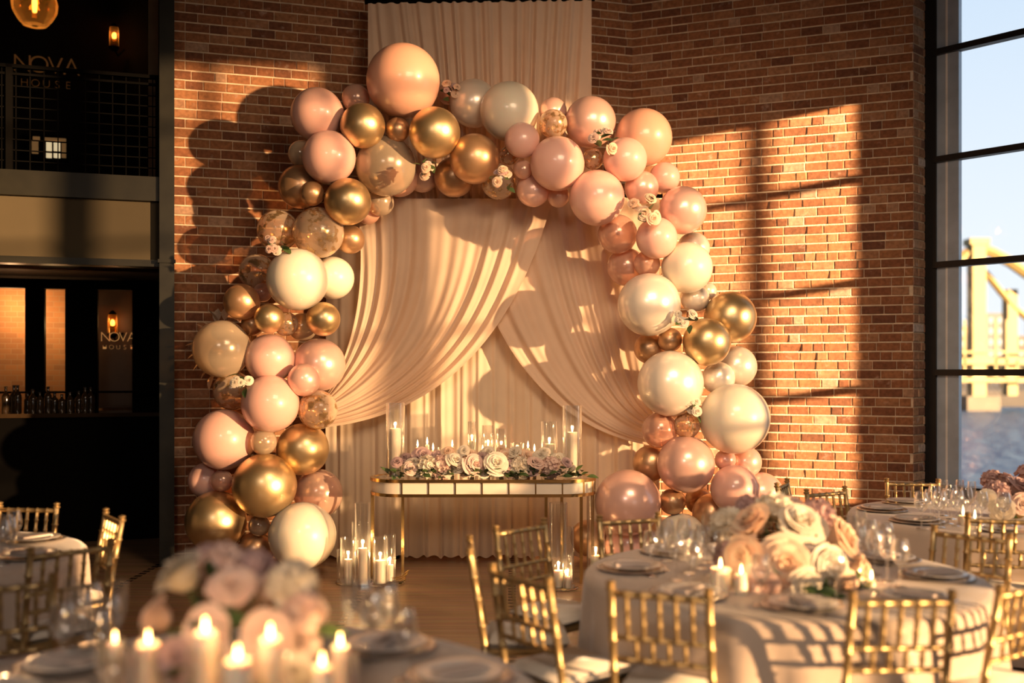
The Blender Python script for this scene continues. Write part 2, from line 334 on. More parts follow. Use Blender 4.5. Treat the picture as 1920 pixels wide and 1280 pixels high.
# ------------------------------------------------------------------ room shell
C0, P1, L1, W0 = Vector((1.2197,10.3,0)), Vector((3.7085,9.37,0)), Vector((-3.018,9.03,0)), Vector((3.891,9.54,0))
WU = Vector((.6816,-.7317,0)); WN = Vector((-.7317,-.6816,0))        # along the window wall towards the camera; inward normal
def slab(mb, A, B, z0, z1, th, side):
    """upright slab from A to B; side = unit vector pointing to the side on which the thickness lies"""
    s = side*th
    a, b = Vector((A[0],A[1],0)), Vector((B[0],B[1],0))
    mb.hexa([a+Vector((0,0,z0)), b+Vector((0,0,z0)), b+s+Vector((0,0,z0)), a+s+Vector((0,0,z0)), a+Vector((0,0,z1)), b+Vector((0,0,z1)), b+s+Vector((0,0,z1)), a+s+Vector((0,0,z1))])
ZT = 6.3
ROOM = [(-12,-4.2),(7.21,-4.2),(7.21,6.08),(3.96,9.60),(3.80,9.62),(3.72,9.50),(1.26,10.45),(-2.95,9.2),(-3.7,12.3),(-12,10.2)]
def prism(pts, z0, z1, mb=None):
    mb = mb or MB(); n = len(pts); return mb.add([(x,y,z0) for x,y in pts]+[(x,y,z1) for x,y in pts], [tuple(range(n))[::-1], tuple(range(n,2*n))]+[(i,(i+1)%n,n+(i+1)%n,n+i) for i in range(n)])
struct(prism(ROOM, -.1, 0).build('floor', M['floor'], smooth=False))
struct(prism(ROOM, ZT, ZT+.1).build('ceiling', M['ceiling'], smooth=False))
BW = [(2.6,3.3),(3.9,4.6),(5.3,6.3)]  # unseen back windows, added for cool fill and reflections
mb = MB(); e_ = [-12]+[x for o_ in BW for x in o_]+[7.2]
for a, b in zip(e_[::2], e_[1::2]): mb.box((a,-4.2,0),(b,-4.1,ZT))
for a, b in BW: mb.box((a,-4.2,0),(b,-4.1,1.0)); mb.box((a,-4.2,4.4),(b,-4.1,ZT))
struct(mb.build('wall_back', M['darkwall'], smooth=False))
for i, (a, b) in enumerate(BW):
    wn = bpy.data.objects.new('window_%d' % (i+7), None); COL.objects.link(wn); struct(wn)
    for z in (1.7,2.7,3.68): MB().box((a,-4.17,z-.03),(b,-4.13,z+.03)).build('mullion', M['frame'], wn, smooth=False)
    MB().box((a,-4.153,1.0),(b,-4.147,4.4)).build('pane', M['pane'], wn, smooth=False)
struct(MB().box((-9.1,-4.1,0),(-9,12.5,ZT)).build('wall_far_left', M['darkwall'], smooth=False))

def brick_mesh(l, h, jit, rnd):
    mb = MB(); j = lambda a: rnd.uniform(-a, a)
    y = -.0065+j(.0025)*jit
    c = .006
    fr = [(-l/2+c+j(.002), y+j(.0015), -h/2+c+j(.002)), (l/2-c+j(.002), y+j(.0015), -h/2+c+j(.002)), (l/2-c+j(.002), y+j(.0015), h/2-c+j(.002)), (-l/2+c+j(.002), y+j(.0015), h/2-c+j(.002))]
    md = [(sx_*l/2, y+.004, sz*h/2+j(.0015)) for sx_, sz in ((-1,-1),(1,-1),(1,1),(-1,1))]
    bk = [(sx_*l/2, .004, sz*h/2) for sx_, sz in ((-1,-1),(1,-1),(1,1),(-1,1))]
    mb.add(fr+md+bk, [(0,1,2,3)] + [q for k in range(4) for q in ((4+k, 4+(k+1)%4, (k+1)%4, k), (8+k, 8+(k+1)%4, 4+(k+1)%4, 4+k))])
    return mb
BR = random.Random(3)
BH, COURSE = .073, .0863
LEN = [.205, .205, .195, .098, .15]
VAR = {(l, k): None for l in set(LEN) for k in range(4)}
for key in VAR: VAR[key] = brick_mesh(key[0], BH, 1, BR)
VARM = {k: v.mesh('brick', M['brick'], smooth=False) for k, v in VAR.items()}
VARP = {k: v.mesh('brick', M['skylit_brick'], smooth=False) for k, v in VAR.items()}
def hidden(px, py):
    if not (4 < px < 1916 and 4 < py < 1270): return True
    if any((px-b[0])**2+(py-b[1])**2 < (b[2]-6)**2 for b in BALL): return True
    if 695 < px < 1105: return True
    if 560 < px < 1250 and py > 330: return True
    return False
def brick_wall(name, A, B, z1, limit, s0=0.0, s1=None, mort=None):
    u = (B-A); L = u.length; u.normalize(); n = Vector((u.y, -u.x, 0)); rz = atan2(u.y, u.x)
    root = mort
    if s1 is None: s1 = L
    sel = []; rest = []
    row = 0; z = .004
    while z+COURSE < z1:
        s = s0 - (BR.random()*.2 if s0 else 0); first = True
        while s < s1-.03:
            l = BR.choice(LEN); e_ = l
            if first and s0 == 0 and row % 2: l = .098
            if s+l > s1: l = s1-s
            key = (min(set(LEN), key=lambda q: abs(q-l)), BR.randrange(4))
            c = A+u*(s+l/2)+Vector((0,0,z+BH/2)); pr = proj(c)
            rec = (c, l/key[0], key)
            (sel if not hidden(*pr) else rest).append((rec, l*BH/c.y**2))
            s += l+.005; first = False
        z += COURSE; row += 1
    sel.sort(key=lambda q: -q[1]); rest += sel[limit:]; sel = sel[:limit]
    for (c, sc, key), _a in sel:
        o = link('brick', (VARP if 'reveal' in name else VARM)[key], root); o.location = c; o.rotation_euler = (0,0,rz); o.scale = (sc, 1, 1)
    mb = MB()
    for (c, sc, key), _a in rest:
        src = VAR[key]; mt = Matrix.Translation(c+n*BR.uniform(-.001,.0025)) @ Matrix.Rotation(rz, 4, 'Z') @ Matrix.Diagonal((sc,1,1,1))
        mb.add([mt @ Vector(v) for v in src.v], src.f)
    if rest: tag(mb.build('brickwork', M['brick'], root, smooth=False), kind='stuff')
def wallroot(name, A, B, z1, th=.25):
    u = (B-A).normalized(); n = Vector((u.y,-u.x,0)); mb = MB(); slab(mb, A, B, 0, z1, th, -n)
    return struct(mb.build(name, M['mortar'], smooth=False))
wl = wallroot('wall_left', L1-Vector((.958,.287,0))*0, C0, ZT); brick_wall('wall_left', L1, C0, ZT, 300, mort=wl)
wr = wallroot('wall_right', C0, P1, ZT, .16); brick_wall('wall_right', C0, P1, ZT, 300, mort=wr)
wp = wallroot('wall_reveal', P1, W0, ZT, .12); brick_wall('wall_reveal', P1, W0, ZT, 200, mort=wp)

# window wall (45 degrees) with two bays, then the side wall towards the camera
def WP(s, v=0.0, z=0.0): return W0+WU*s-WN*v+Vector((0,0,z))          # v = outward
S_A, S_B, S_C, S_D = .98, 1.79, 4.55, 4.75
mb = MB()
def wslab(s0, s1, z0, z1, v0=0.0, th=.08): slab(mb, WP(s0, v0), WP(s1, v0), z0, z1, th, -WN)
wslab(0, S_A, 0, .63); wslab(S_A, S_B, 0, ZT, 0.0, .5); wslab(S_B, S_C, 0, .63); wslab(S_B, S_C, 4.4, ZT); wslab(S_C, S_D, 0, ZT); wslab(0, S_A, 5.75, ZT)  # unseen pier thickened and next bay's head lowered to block sun
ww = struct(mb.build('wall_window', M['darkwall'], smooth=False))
def wbox(s0, s1, v0, v1, z0, z1):
    m_ = MB(); a, b, c_, d_ = WP(s0,v0), WP(s1,v0), WP(s1,v1), WP(s0,v1)
    m_.hexa([p+Vector((0,0,z0)) for p in (a,b,c_,d_)]+[p+Vector((0,0,z1)) for p in (a,b,c_,d_)]); return m_
MZ = [1.70, 2.70, 3.68, 4.68]
# bay in view
win = bpy.data.objects.new('window_1', None); COL.objects.link(win); struct(win)
wbox(.0, .11, -.02, .05, .55, 5.8).build('frame_post', M['frame'], win, smooth=False)
wbox(.11, .195, .0, .06, .62, 5.8).build('jamb', M['jamb'], win, smooth=False)
wbox(.195, .215, -.008, .06, .62, 5.8).build('glazing_strip', M['seal'], win, smooth=False)
wbox(.215, .315, -.004, .06, .62, 5.8).build('jamb', M['jamb'], win, smooth=False)
wbox(.0, S_A, -.10, .06, .58, .66).build('sill', M['frame'], win, smooth=False)
for z in MZ: wbox(.09, S_A, -.045, .04, z-.028, z+.028).build('mullion', M['frame'], win, smooth=False)
wbox(S_A-.06, S_A, -.04, .06, .6, 5.8).build('frame_post', M['frame'], win, smooth=False)
zs = [.66]+MZ+[5.75]
for a, b in zip(zs, zs[1:]): wbox(.315, S_A-.06, .02, .026, a+(.03 if a > .7 else 0), b-.028).build('pane', M['pane'], win, smooth=False)
# next bay, beyond the frame: it lights the brick
win2 = bpy.data.objects.new('window_2', None); COL.objects.link(win2); struct(win2)
zs = [.63, 1.70, 2.70, 3.68, 4.4]
for z in zs[1:-1]: wbox(S_B, S_C, 0, .04, z-.035, z+.035).build('mullion', M['frame'], win2, smooth=False)
for s in (2.95,): wbox(s-.07, s+.07, 0, .04, .63, 4.4).build('mullion', M['frame'], win2, smooth=False)
for s0, s1 in ((S_B, 2.88), (3.02, S_C)):
    for a, b in zip(zs, zs[1:]): wbox(s0, s1, .018, .024, a+.035, b-.035).build('pane', M['pane'], win2, smooth=False)
# side wall, unseen: openings and heads shaped to steer the sun
XS = WP(S_D).x; YS = WP(S_D).y
HEAD = {-1.3:5.25, 1.25:5.25, 3.45:4.72}
OPEN = [(-1.3,.95),(1.25,3.15),(3.45,5.75)]
mb = MB(); edges = [-4.1]+[y for o_ in OPEN for y in o_]+[YS]
for a, b in zip(edges[::2], edges[1::2]): mb.box((XS,a,0),(XS+.1,b,ZT))
for a, b in OPEN: mb.box((XS,a,0),(XS+.1,b,.6)); mb.box((XS,a,HEAD[a]),(XS+.1,b,ZT))
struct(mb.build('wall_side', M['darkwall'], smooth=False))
for i, (a, b) in enumerate(OPEN):
    wn = bpy.data.objects.new('window_%d' % (i+3), None); COL.objects.link(wn); struct(wn)
    for z in MZ: MB().box((XS+.03,a,z-.03),(XS+.07,b,z+.03)).build('mullion', M['frame'], wn, smooth=False)
    k = (a+b)/2; MB().box((XS+.03,k-.04,.6),(XS+.07,k+.04,HEAD[a])).build('mullion', M['frame'], wn, smooth=False)
    for c_, d_ in ((a,k-.04),(k+.04,b)): MB().box((XS+.045,c_,.6),(XS+.051,d_,HEAD[a])).build('pane', M['tint3'] if i == 0 else M['tinted'], wn, smooth=False)

# ------------------------------------------------------------------ bar and gallery at the left
BU, BV, BO = Vector((-.958,-.287,0)), Vector((-.287,.958,0)), Vector((-3.06,9.0,0))
def BP(u, v, z=0.0): return BO+BU*u+BV*v+Vector((0,0,z))
def bu(px, v):
    q = (px-CX)/F; return (BO.x-.287*v-q*(BO.y+.958*v))/(.958-.287*q)
def bz(px, py, v):
    p = BP(bu(px, v), v); return CAMZ-(py-HY)/F*p.y
def bbox(u0, u1, v0, v1, z0, z1, mb=None):
    m_ = mb or MB(); a, b, c_, d_ = BP(u0,v0), BP(u0,v1), BP(u1,v1), BP(u1,v0)
    m_.hexa([p+Vector((0,0,z0)) for p in (a,b,c_,d_)]+[p+Vector((0,0,z1)) for p in (a,b,c_,d_)]); return m_
ZF0, ZF1, ZB = bz(297,488,-.04), bz(297,379,-.04), bz(297,334,-.04)
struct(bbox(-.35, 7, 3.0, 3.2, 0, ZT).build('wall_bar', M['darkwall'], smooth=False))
struct(bbox(-.02, .0, .15, 3.0, 0, ZT).build('wall_bar_end', M['darkwall'], smooth=False))
col = bpy.data.objects.new('trim_1', None); COL.objects.link(col); struct(col)
uc0, uc1 = bu(327,-.12), bu(299,-.12)
bbox(uc0, uc1, -.14, -.11, 0, ZT).build('flange', M['steel'], col, smooth=False)
bbox((uc0+uc1)/2-.012, (uc0+uc1)/2+.012, -.11, .12, 0, ZT).build('web', M['steel'], col, smooth=False)
bbox(uc0, uc1, .12, .15, 0, ZT).build('flange', M['steel'], col, smooth=False)
bbox(uc0-.01, uc1+.012, -.155, -.1, ZF0-.03, ZF0+.0).build('collar', M['steel'], col, smooth=False)
gal = bpy.data.objects.new('trim_2', None); COL.objects.link(gal); struct(gal)
bbox(.02, 6, -.04, .10, ZF0, ZF1).build('fascia', M['plaster'], gal, smooth=False)
bbox(.02, 6, -.10, .10, ZF1, ZB).build('steel_beam', M['steel'], gal, smooth=False)
bbox(.02, 6, -.08, .10, ZF0-.06, ZF0-.002).build('steel_angle', M['steel'], gal, smooth=False)
bbox(.0, 6, .10, 3.0, ZF0+.1, ZF1+.1).build('deck_slab', M['black'], gal, smooth=False)
struct(bbox(bu(297,.5), bu(278,.5), .5, .6, ZB, ZT).build('trim_3', M['tan'], smooth=False))
# railing
zr1 = bz(285,142,.0)
rl = thing('gallery_railing', 'black steel mesh railing along the dark gallery above the bar', 'railing')
bbox(.02, 6, -.03, .02, zr1-.03, zr1).build('top_rail', M['black'], rl, smooth=False)
bbox(.02, 6, -.02, .01, zr1-.09, zr1-.07).build('cross_rail', M['black'], rl, smooth=False)
for k in range(1, 9):
    z = zr1-.09-k*(zr1-.09-ZB)/9; bbox(.02, 6, -.008, .0, z-.005, z+.005).build('wire', M['black'], rl, smooth=False)
for k in range(18): bbox(.12+k*.11, .128+k*.11, -.008, 0, ZB, zr1-.03).build('wire', M['black'], rl, smooth=False)
for u in (.05, 1.25): bbox(u, u+.05, -.03, .02, ZB, zr1).build('post', M['black'], rl, smooth=False)
# lettering
def sign(name, label, lines, px0, py0, v, mt):
    root = thing(name, label, 'sign', BP(bu(px0, v), v, bz(px0, py0, v)), atan2(-BU.y,-BU.x))
    for txt, x0, z0, size, sp in lines:
        xx = x0
        for ch in txt:
            c = bpy.data.curves.new('letter', 'FONT'); c.body = ch; c.size = size; c.extrude = .008; c.align_x = 'CENTER'
            c.offset = -.004
            tmp = bpy.data.objects.new('letter', c); COL.objects.link(tmp); c.materials.append(mt)
            me = bpy.data.meshes.new_from_object(tmp.evaluated_get(bpy.context.evaluated_depsgraph_get())); bpy.data.objects.remove(tmp); bpy.data.curves.remove(c); me.name = 'letter'
            o = link('letter', me, root)
            o.location = (xx, 0, z0); o.rotation_euler = (pi/2, 0, 0); xx += sp
    return root
M['dimsign'] = emit('dim amber sign', (.9, .38, .1), .028)
M['litsign'] = emit('lit amber sign', (1, .5, .15), .35)
sign('venue_sign', 'dim amber NOVA sign on the dark wall of the upper gallery', [('NOVA', 0, 0, .27, .165), ('HOUSE', .02, -.155, .12, .11)], 42, 134, 2.6, M['dimsign'])
sign('bar_sign', 'glowing amber NOVA sign below the lantern behind the bar', [('NOVA', 0, 0, .155, .09), ('HOUSE', -.01, -.085, .07, .07)], 198, 640, 2.5, M['litsign'])
# far lit window seen through the gallery
wf = bpy.data.objects.new('window_6', None); COL.objects.link(wf); struct(wf); v = 2.9
M['lit1'] = emit('lit pane', (1.0, .78, .45), .62); M['lit2'] = emit('dim lit pane', (.8, .42, .15), .12)
for x0, x1, y0, y1, k in ((60,72,264,288,'lit2'),(87,97,266,283,'lit1'),(101,113,266,283,'lit1'),(87,97,287,296,'lit1'),(101,113,287,296,'lit1'),(116,124,266,296,'lit2'),(62,75,256,262,'lit2'),(84,124,258,264,'lit2')):
    bbox(bu(x1,v), bu(x0,v), v-.02, v, bz(x0,y1,v), bz(x0,y0,v)).build('pane', M[k], wf, smooth=False)
bbox(bu(128,v), bu(40,v), v, v+.02, bz(60,302,v), bz(60,252,v)).build('frame', M['black'], wf, smooth=False)
# bar: lit brick behind black piers, counter, bottles
bw = MB(); bbox(-.3, 3.2, 2.95, 3.0, 0, ZF0, bw)
def barbrick():
    m, t, b, o = nodes('bar brick'); tcn = N(t, 'ShaderNodeTexCoord'); mp = N(t, 'ShaderNodeMapping'); mp.inputs['Rotation'].default_value = (pi/2, 0, 0)
    br = N(t, 'ShaderNodeTexBrick'); br.inputs['Scale'].default_value = 4.2; br.inputs['Color1'].default_value = (.48,.22,.08,1); br.inputs['Color2'].default_value = (.36,.17,.07,1); br.inputs['Mortar'].default_value = (.42,.26,.13,1); br.inputs['Mortar Size'].default_value = .015
    t.links.new(tcn.outputs['Object'], mp.inputs[0]); t.links.new(mp.outputs[0], br.inputs['Vector']); t.links.new(br.outputs['Color'], b.inputs['Base Color']); b.inputs['Roughness'].default_value = .8; return m
struct(bw.build('wall_bar_brick', barbrick(), smooth=False))
v0 = 2.2
ztop = bz(60, 540, v0); zsh = bz(60, 733, v0)
pierm = MB()
for a, b in ((122,83-200),):
    pass
bar = bpy.data.objects.new('trim_4', None); COL.objects.link(bar); struct(bar)
for a, b in ((83,47),(183,122),(300,248)): bbox(bu(a,v0), bu(b,v0), v0, v0+.12, 0, ZF0).build('pier', M['black'], bar, smooth=False)
bbox(-.2, 6, v0-.02, v0+.1, ztop, ZF0).build('lintel', M['black'], bar, smooth=False)
ct = thing('back_bar', 'dark back bar with a glossy counter edge under the lit brick panels', 'bar')
zc = bz(60, 775, 1.5)
bbox(-.0, 5, 1.5, 2.1, 0, zc-.04).build('cabinet', M['black'], ct, smooth=False)
bbox(-.0, 5, 1.44, 2.12, zc-.04, zc).build('counter_top', M['bottle'], ct, smooth=False)
bbox(-.0, 5, 2.0, 2.12, zsh-.02, zsh).build('shelf', M['black'], ct, smooth=False)
br_ = random.Random(5); bots = []
prof = [(.001,0),(.036,.0),(.038,.01),(.038,.17),(.034,.2),(.014,.235),(.013,.285),(.016,.288),(.016,.3),(.001,.3)]
bme = MB().lathe(prof, 12).mesh('bottle', M['bottle'])
for k in range(13):
    px = 8+k*13.5+br_.uniform(-3,3); u = bu(px, 1.75); b_ = link('liquor_bottle', bme); b_.location = BP(u, 1.7+br_.random()*.15, zc); b_.scale = (1,1,br_.uniform(.62,.95)); tag(b_, 'x', 'bottle', 'bottles along the back bar'); bots.append(b_)
rank(bots, '%s dark liquor bottle from the left along the back bar counter')
def lampat(name, loc, power, col, r=.04):
    l = bpy.data.lights.new(name, 'POINT'); o = bpy.data.objects.new(name, l); COL.objects.link(o); l.energy = power; l.color = col; l.shadow_soft_size = r; o.location = loc; return o
lampat('bar_lamp', BP(bu(22,2.65), 2.6, bz(22,575,2.6)), 20, (1,.55,.25))
lampat('bar_lamp', BP(bu(100,2.65), 2.6, bz(100,610,2.6)), 5, (1,.6,.25))
for i, l_ in enumerate(((1.5,-2.6,2.15),(2.5,-2.7,2.25),(3.6,-2.4,2.2),(4.9,-1.2,2.3))): lampat('room_lamp', l_, 22, (1,.84,.66), .085)
# lanterns / pendant
M['bulb'] = emit('glowing bulb', (1.0, .5, .16), 9); M['amber'] = thin('amber lamp glass', (.85, .5, .16), .5, .12, refl=(.8,.42,.12), haze=.5)
def lantern(label, px, py, v, power):
    p = BP(bu(px,v), v, bz(px,py,v)); r = thing('wall_lantern', label, 'lamp', p)
    MB().lathe([(.05,-.12),(.052,.03),(.045,.1)], 14, cap=False).build('glass_shade', M['amber'], r)
    MB().lathe([(.001,-.17),(.035,-.16),(.058,-.125),(.055,-.115),(.001,-.115)], 14).build('cup', M['black'], r)
    MB().lathe([(.001,-.03),(.022,-.02),(.026,.01),(.016,.035),(.001,.045)], 12).build('bulb', M['bulb'], r)
    MB().lathe([(.05,.1),(.02,.14),(.001,.15)], 12).build('cap', M['black'], r)
    MB().tube([(0,.0,-.14),(.02,.06,-.2),(.05,.17,-.1)], .01).build('bracket', M['black'], r)
    lampat('lantern_light', p+Vector((.04,-.04,.02)), power, (1,.5,.2), .03)
lantern('small amber wall lantern glowing on the dark upper gallery wall', 214, 68, 2.75, 1.6)
lantern('small amber wall lantern above the lit sign behind the bar', 211, 606, 2.75, 2.2)
struct(bbox(bu(248,2.93), bu(183,2.93), 2.9, 2.93, zc, ztop+.1).build('trim_5', mat('smoked panel', (.05,.025,.012), .5), smooth=False))
p = P(65, 6, 6.2); pend = thing('pendant_lamp', 'amber ribbed glass pendant lamp hanging at the upper left corner', 'lamp', p)
MB().lathe([(.03,.2),(.10,.12),(.132,.0),(.127,-.05),(.10,-.10),(.07,-.135),(.02,-.14)], 14, cap=False).build('glass_shade', M['amber'], pend, smooth=False)
MB().lathe([(.001,-.06),(.012,-.055),(.016,.0),(.012,.05),(.001,.06)], 10).build('bulb', M['bulb'], pend)
lampat('pendant_light', p+Vector((0,0,-.02)), 2.2, (1,.6,.25), .03)
MB().tube([(0,0,.19),(0,0,ZT-p.z)], .008).build('cord', M['black'], pend)
MB().lathe([(.001,.18),(.035,.18),(.03,.24),(.001,.25)], 10).build('socket', M['black'], pend)

# ------------------------------------------------------------------ outside
WZ = -6.0
def water_mat():
    m, t, b, o = nodes('river water'); b.inputs['Base Color'].default_value = (.055,.10,.165,1); b.inputs['Roughness'].default_value = .45; b.inputs['IOR'].default_value = 1.18
    tcn = N(t, 'ShaderNodeTexCoord'); mp = N(t, 'ShaderNodeMapping'); mp.inputs['Scale'].default_value = (.25,.12,1); t.links.new(tcn.outputs['Object'], mp.inputs[0])
    nz = N(t, 'ShaderNodeTexNoise'); nz.inputs['Scale'].default_value = 2; nz.inputs['Detail'].default_value = 6; t.links.new(mp.outputs[0], nz.inputs['Vector'])
    bn = N(t, 'ShaderNodeBump'); bn.inputs['Strength'].default_value = .9; bn.inputs['Distance'].default_value = .7; t.links.new(nz.outputs['Fac'], bn.inputs['Height']); t.links.new(bn.outputs[0], b.inputs['Normal']); return m
tag(MB().box((-150,30,WZ-.5),(420,232,WZ)).build('river', water_mat(), smooth=False), kind='structure')
M['bank'] = mat('dry river bank', (.06,.05,.04), .9, var=.3, scale=.05)
struct(MB().hexa([(-150,225,WZ-1),(420,225,WZ-1),(420,640,WZ-1),(-150,640,WZ-1),(-150,232,-2.5),(420,232,-2.5),(420,640,2),(-150,640,2)]).build('terrain', M['bank'], smooth=False))
D = 205.0
M['yellow'] = mat('yellow bridge paint', (.17,.12,.036), .6, var=.06, scale=.3); M['stone'] = mat('pale pier stone', (.085,.07,.055), .9, scale=.3)
bt = P(1831,700,D); bridge = thing('suspension_bridge', 'yellow suspension bridge on a stone pier over the river outside', 'bridge', (bt.x, D, 0))
k = D/F; X = lambda px: (px-1831)*k
Z = lambda py: CAMZ-(py-HY)*k
MB().box((-1.35,-1.35,Z(742)),(1.35,1.35,Z(452))).build('tower_leg', M['yellow'], bridge, smooth=False)
MB().box((7.6,2.5,Z(742)),(9.6,5,Z(540))).build('tower_leg', M['yellow'], bridge, smooth=False)
MB().box((-2,-1.7,Z(460)),(2,1.7,Z(448))).build('tower_cap', M['yellow'], bridge, smooth=False)
MB().box((-3.2,-3,WZ),(3.4,3,Z(742))).build('pier', M['stone'], bridge, smooth=False)
MB().tube([(0,0,Z(462)),(X(1862),0,Z(474)),(X(1895),0,Z(492)),(X(1935),0,Z(520)),(X(1990),0,Z(560))], 1.1, 6).build('chain', M['yellow'], bridge)
MB().tube([(0,0,Z(462)),(X(1808),0,Z(478)),(X(1780),0,Z(500)),(X(1740),0,Z(540))], 1.1, 6).build('chain', M['yellow'], bridge)
MB().tube([(0,3,Z(490)),(X(1862),3,Z(510)),(X(1890),3,Z(545)),(X(1915),3,Z(575)),(X(1960),3,Z(610))], .7, 6).build('chain', M['yellow'], bridge)
MB().box((X(1600),-2.2,Z(683)),(X(2100),2.2,Z(672))).build('deck_girder', M['yellow'], bridge, smooth=False)
MB().box((X(1600),-2.2,Z(716)),(X(2100),2.2,Z(708))).build('deck_girder', M['yellow'], bridge, smooth=False)
MB().box((X(1600),-2.4,Z(662)),(X(2100),-2.2,Z(658))).build('handrail', M['yellow'], bridge, smooth=False)
for px in (1775,1800,1858,1878,1897,1916,1936): MB().box((X(px)-.2,-2.2,Z(712)),(X(px)+.2,-1.8,Z(676) if px % 2 else Z(600))).build('hanger', M['yellow'], bridge, smooth=False)
M['bldg'] = mat('hazy brown masonry', (.06,.05,.045), .9, var=.2, scale=.1); M['bldg2'] = mat('hazy grey masonry', (.075,.075,.08), .9, scale=.1); M['winp'] = mat('dark far pane', (.16,.17,.2), .3)
for i, (px, wpx, top, m_, lab) in enumerate(((1795,40,615,'bldg','brown riverside block left of the bridge tower'),(1866,34,590,'bldg2','grey riverside tower block seen between the bridge hangers'),(1915,48,632,'bldg','low brown riverside block right of the bridge tower'),(1843,22,640,'bldg2','low pale riverside block behind the bridge tower'))):
    dd = 330+i*25; kk = dd/F; c = P(px, 690, dd); b = thing('riverside_building', lab, 'building', (c.x, dd, -1), 0, 'buildings across the river')
    h = CAMZ-(top-HY)*kk+1; ww_ = wpx*kk
    MB().box((-ww_/2,0,0),(ww_/2,14,h)).build('wall', M[m_], b, smooth=False)
    MB().box((-ww_/2-.4,-.4,h),(ww_/2+.4,14.4,h+.6)).build('roof', M['bldg2'], b, smooth=False)
    nx = max(2, int(ww_/2.6)); nz_ = max(2, int(h/3.4))
    wme = MB().box((-.7,-.12,-.9),(.7,.05,.9)).mesh('window', M['winp'], False)
    for ix in range(nx):
        for iz in range(nz_):
            o = link('window', wme, b); o.location = (-ww_/2+(ix+.5)*ww_/nx, 0, (iz+.5)*h/nz_)
M['bark'] = mat('bare bark', (.04,.03,.02), .9); M['crown'] = mat('hazy olive foliage', (.03,.028,.016), .9, var=.3, scale=.6)
tr_ = random.Random(9); trees = []
for i in range(8):
    px = 1780+i*24+tr_.uniform(-2,2); dd = 255+tr_.uniform(0,30); kk = dd/F; c = P(px,0,dd); t_ = thing('riverbank_tree', 'x', 'tree', (c.x,dd,-2.2), 0, 'trees along the far river bank'); hh = tr_.uniform(6,9.5)
    MB().tube([(0,0,0),(.1,0,hh*.4),(0,.1,hh*.8)], [.3,.22,.08], 6).build('trunk', M['bark'], t_)
    bm = bmesh.new(); bmesh.ops.create_icosphere(bm, subdivisions=3, radius=1)
    for v_ in bm.verts: v_.co *= 1+tr_.uniform(-.28,.28); v_.co.x *= hh*.34; v_.co.y *= hh*.34; v_.co.z = v_.co.z*hh*.32+hh*.68
    me = bpy.data.meshes.new('crown'); bm.to_mesh(me); bm.free(); me.materials.append(M['crown']); link('crown', me, t_); trees.append(t_)
rank(trees, '%s hazy bank tree from the left across the river')
# ------------------------------------------------------------------ draped backdrop
bd = thing('draped_backdrop', 'tall blush chiffon backdrop with two crossed swags behind the sweetheart table', 'backdrop', (0, 9.2, 0))
def loc9(px, py, d): return P(px, py, d)-Vector((0, 9.2, 0))
dr = random.Random(11)
DB = 9.2; zt = CAMZ+(HY-5)/F*DB
xl, xr = (612-CX)/F*DB, (1236-CX)/F*DB
ph = [dr.uniform(0, 6.28) for _ in range(8)]
def pleat(t, k=1.0):   # irregular pleats along t (metres)
    return .62*sin(t*19*k+ph[0]+2.0*sin(t*4.1+ph[1]))+.25*sin(t*43*k+ph[2]+1.5*sin(t*7))+.3*sin(t*9+ph[3])
def curtain(u, v):
    x = xl+(xr-xl)*u; z = .028+(3.3-.028)*v
    a = .035*(1-.25*v)
    xx = x+.012*sin(x*40+ph[4])*(1-v)
    return (xx, .0+a*pleat(x)+.01*(1-v)*sin(x*90), z+(.012*sin(x*60) if v == 0 else 0))
MB().grid(curtain, 300, 24).build('back_curtain', M['curtain'], bd)
xa, xb = (692-CX)/F*DB, (1108-CX)/F*DB
def valance(u, v):     # v 0 top
    z0 = zt-.03*(1-u); z = z0+(2.95-z0)*v
    # folds fan inwards on their way down
    xc = (1000-CX)/F*DB
    x = xa+(xb-xa)*u
    f = x+(xc-x)*.0
    s = u*(xb-xa)*1.0+ .22*v*(u-.55)
    sh = (x-xc)*(.18*v)*(1-abs(2*u-1)**6)*-1
    edge = min(u, 1-u)*18
    am = min(1, edge)*(.016+.040*v)
    return (x+sh, -.07+am*(.7*sin(s*58+ph[5]+1.9*sin(s*8+v)+1.5*v)+.3*sin(s*101+ph[6]+2*v+1.5*sin(s*17))), z)
MB().grid(valance, 260, 30).build('upper_panel', M['chiffon'], bd)
MB().tube([(xa-.03,-.06,zt-.015),(xb+.03,-.06,zt+.015)], .022, 10).build('crossbar', M['black'], bd)
MB().tube([(xl-.03,.0,3.3),(xr+.03,.0,3.3)], .018, 10).build('crossbar', M['black'], bd)
for x in (xa+.25, xb-.25): MB().tube([(x,.06,0),(x,.06,zt+.0)], .02, 10).build('upright', M['black'], bd)
def bez(p, t):
    a = 1-t; return [a**3*p[0][i]+3*a*a*t*p[1][i]+3*a*t*t*p[2][i]+t**3*p[3][i] for i in (0,1)]
def swag(p0, p1, d, nf, amp, seed):
    q = random.Random(seed); pa = [q.uniform(0,6.28) for _ in range(4)]
    def fn(u, v):
        uu = u
        pts = [[p0[i][j]*(1-uu)+p1[i][j]*uu for j in (0,1)] for i in range(4)]
        x, y = bez(pts, v)
        g_ = u+.035*sin(u*9+pa[1])+.02*sin(v*5+pa[2]); f = .65*sin(g_*nf*6.28+pa[0]+1.3*sin(v*2.0+pa[1])+1.4*sin(u*7.3+pa[3]))+.24*sin(g_*nf*14.3+pa[2]+2.5*v)+.3*sin(u*nf*2.7+pa[3]+1.5*v)
        am = amp*(.55+.45*sin(pi*min(1, v*1.05)))*min(1, 12*min(u, 1-u)+.15)
        bulge = -.05*sin(pi*v)*(1-u*.6)
        return loc9(x, y, d+bulge+am*f)
    return MB().grid(fn, 200, 46)
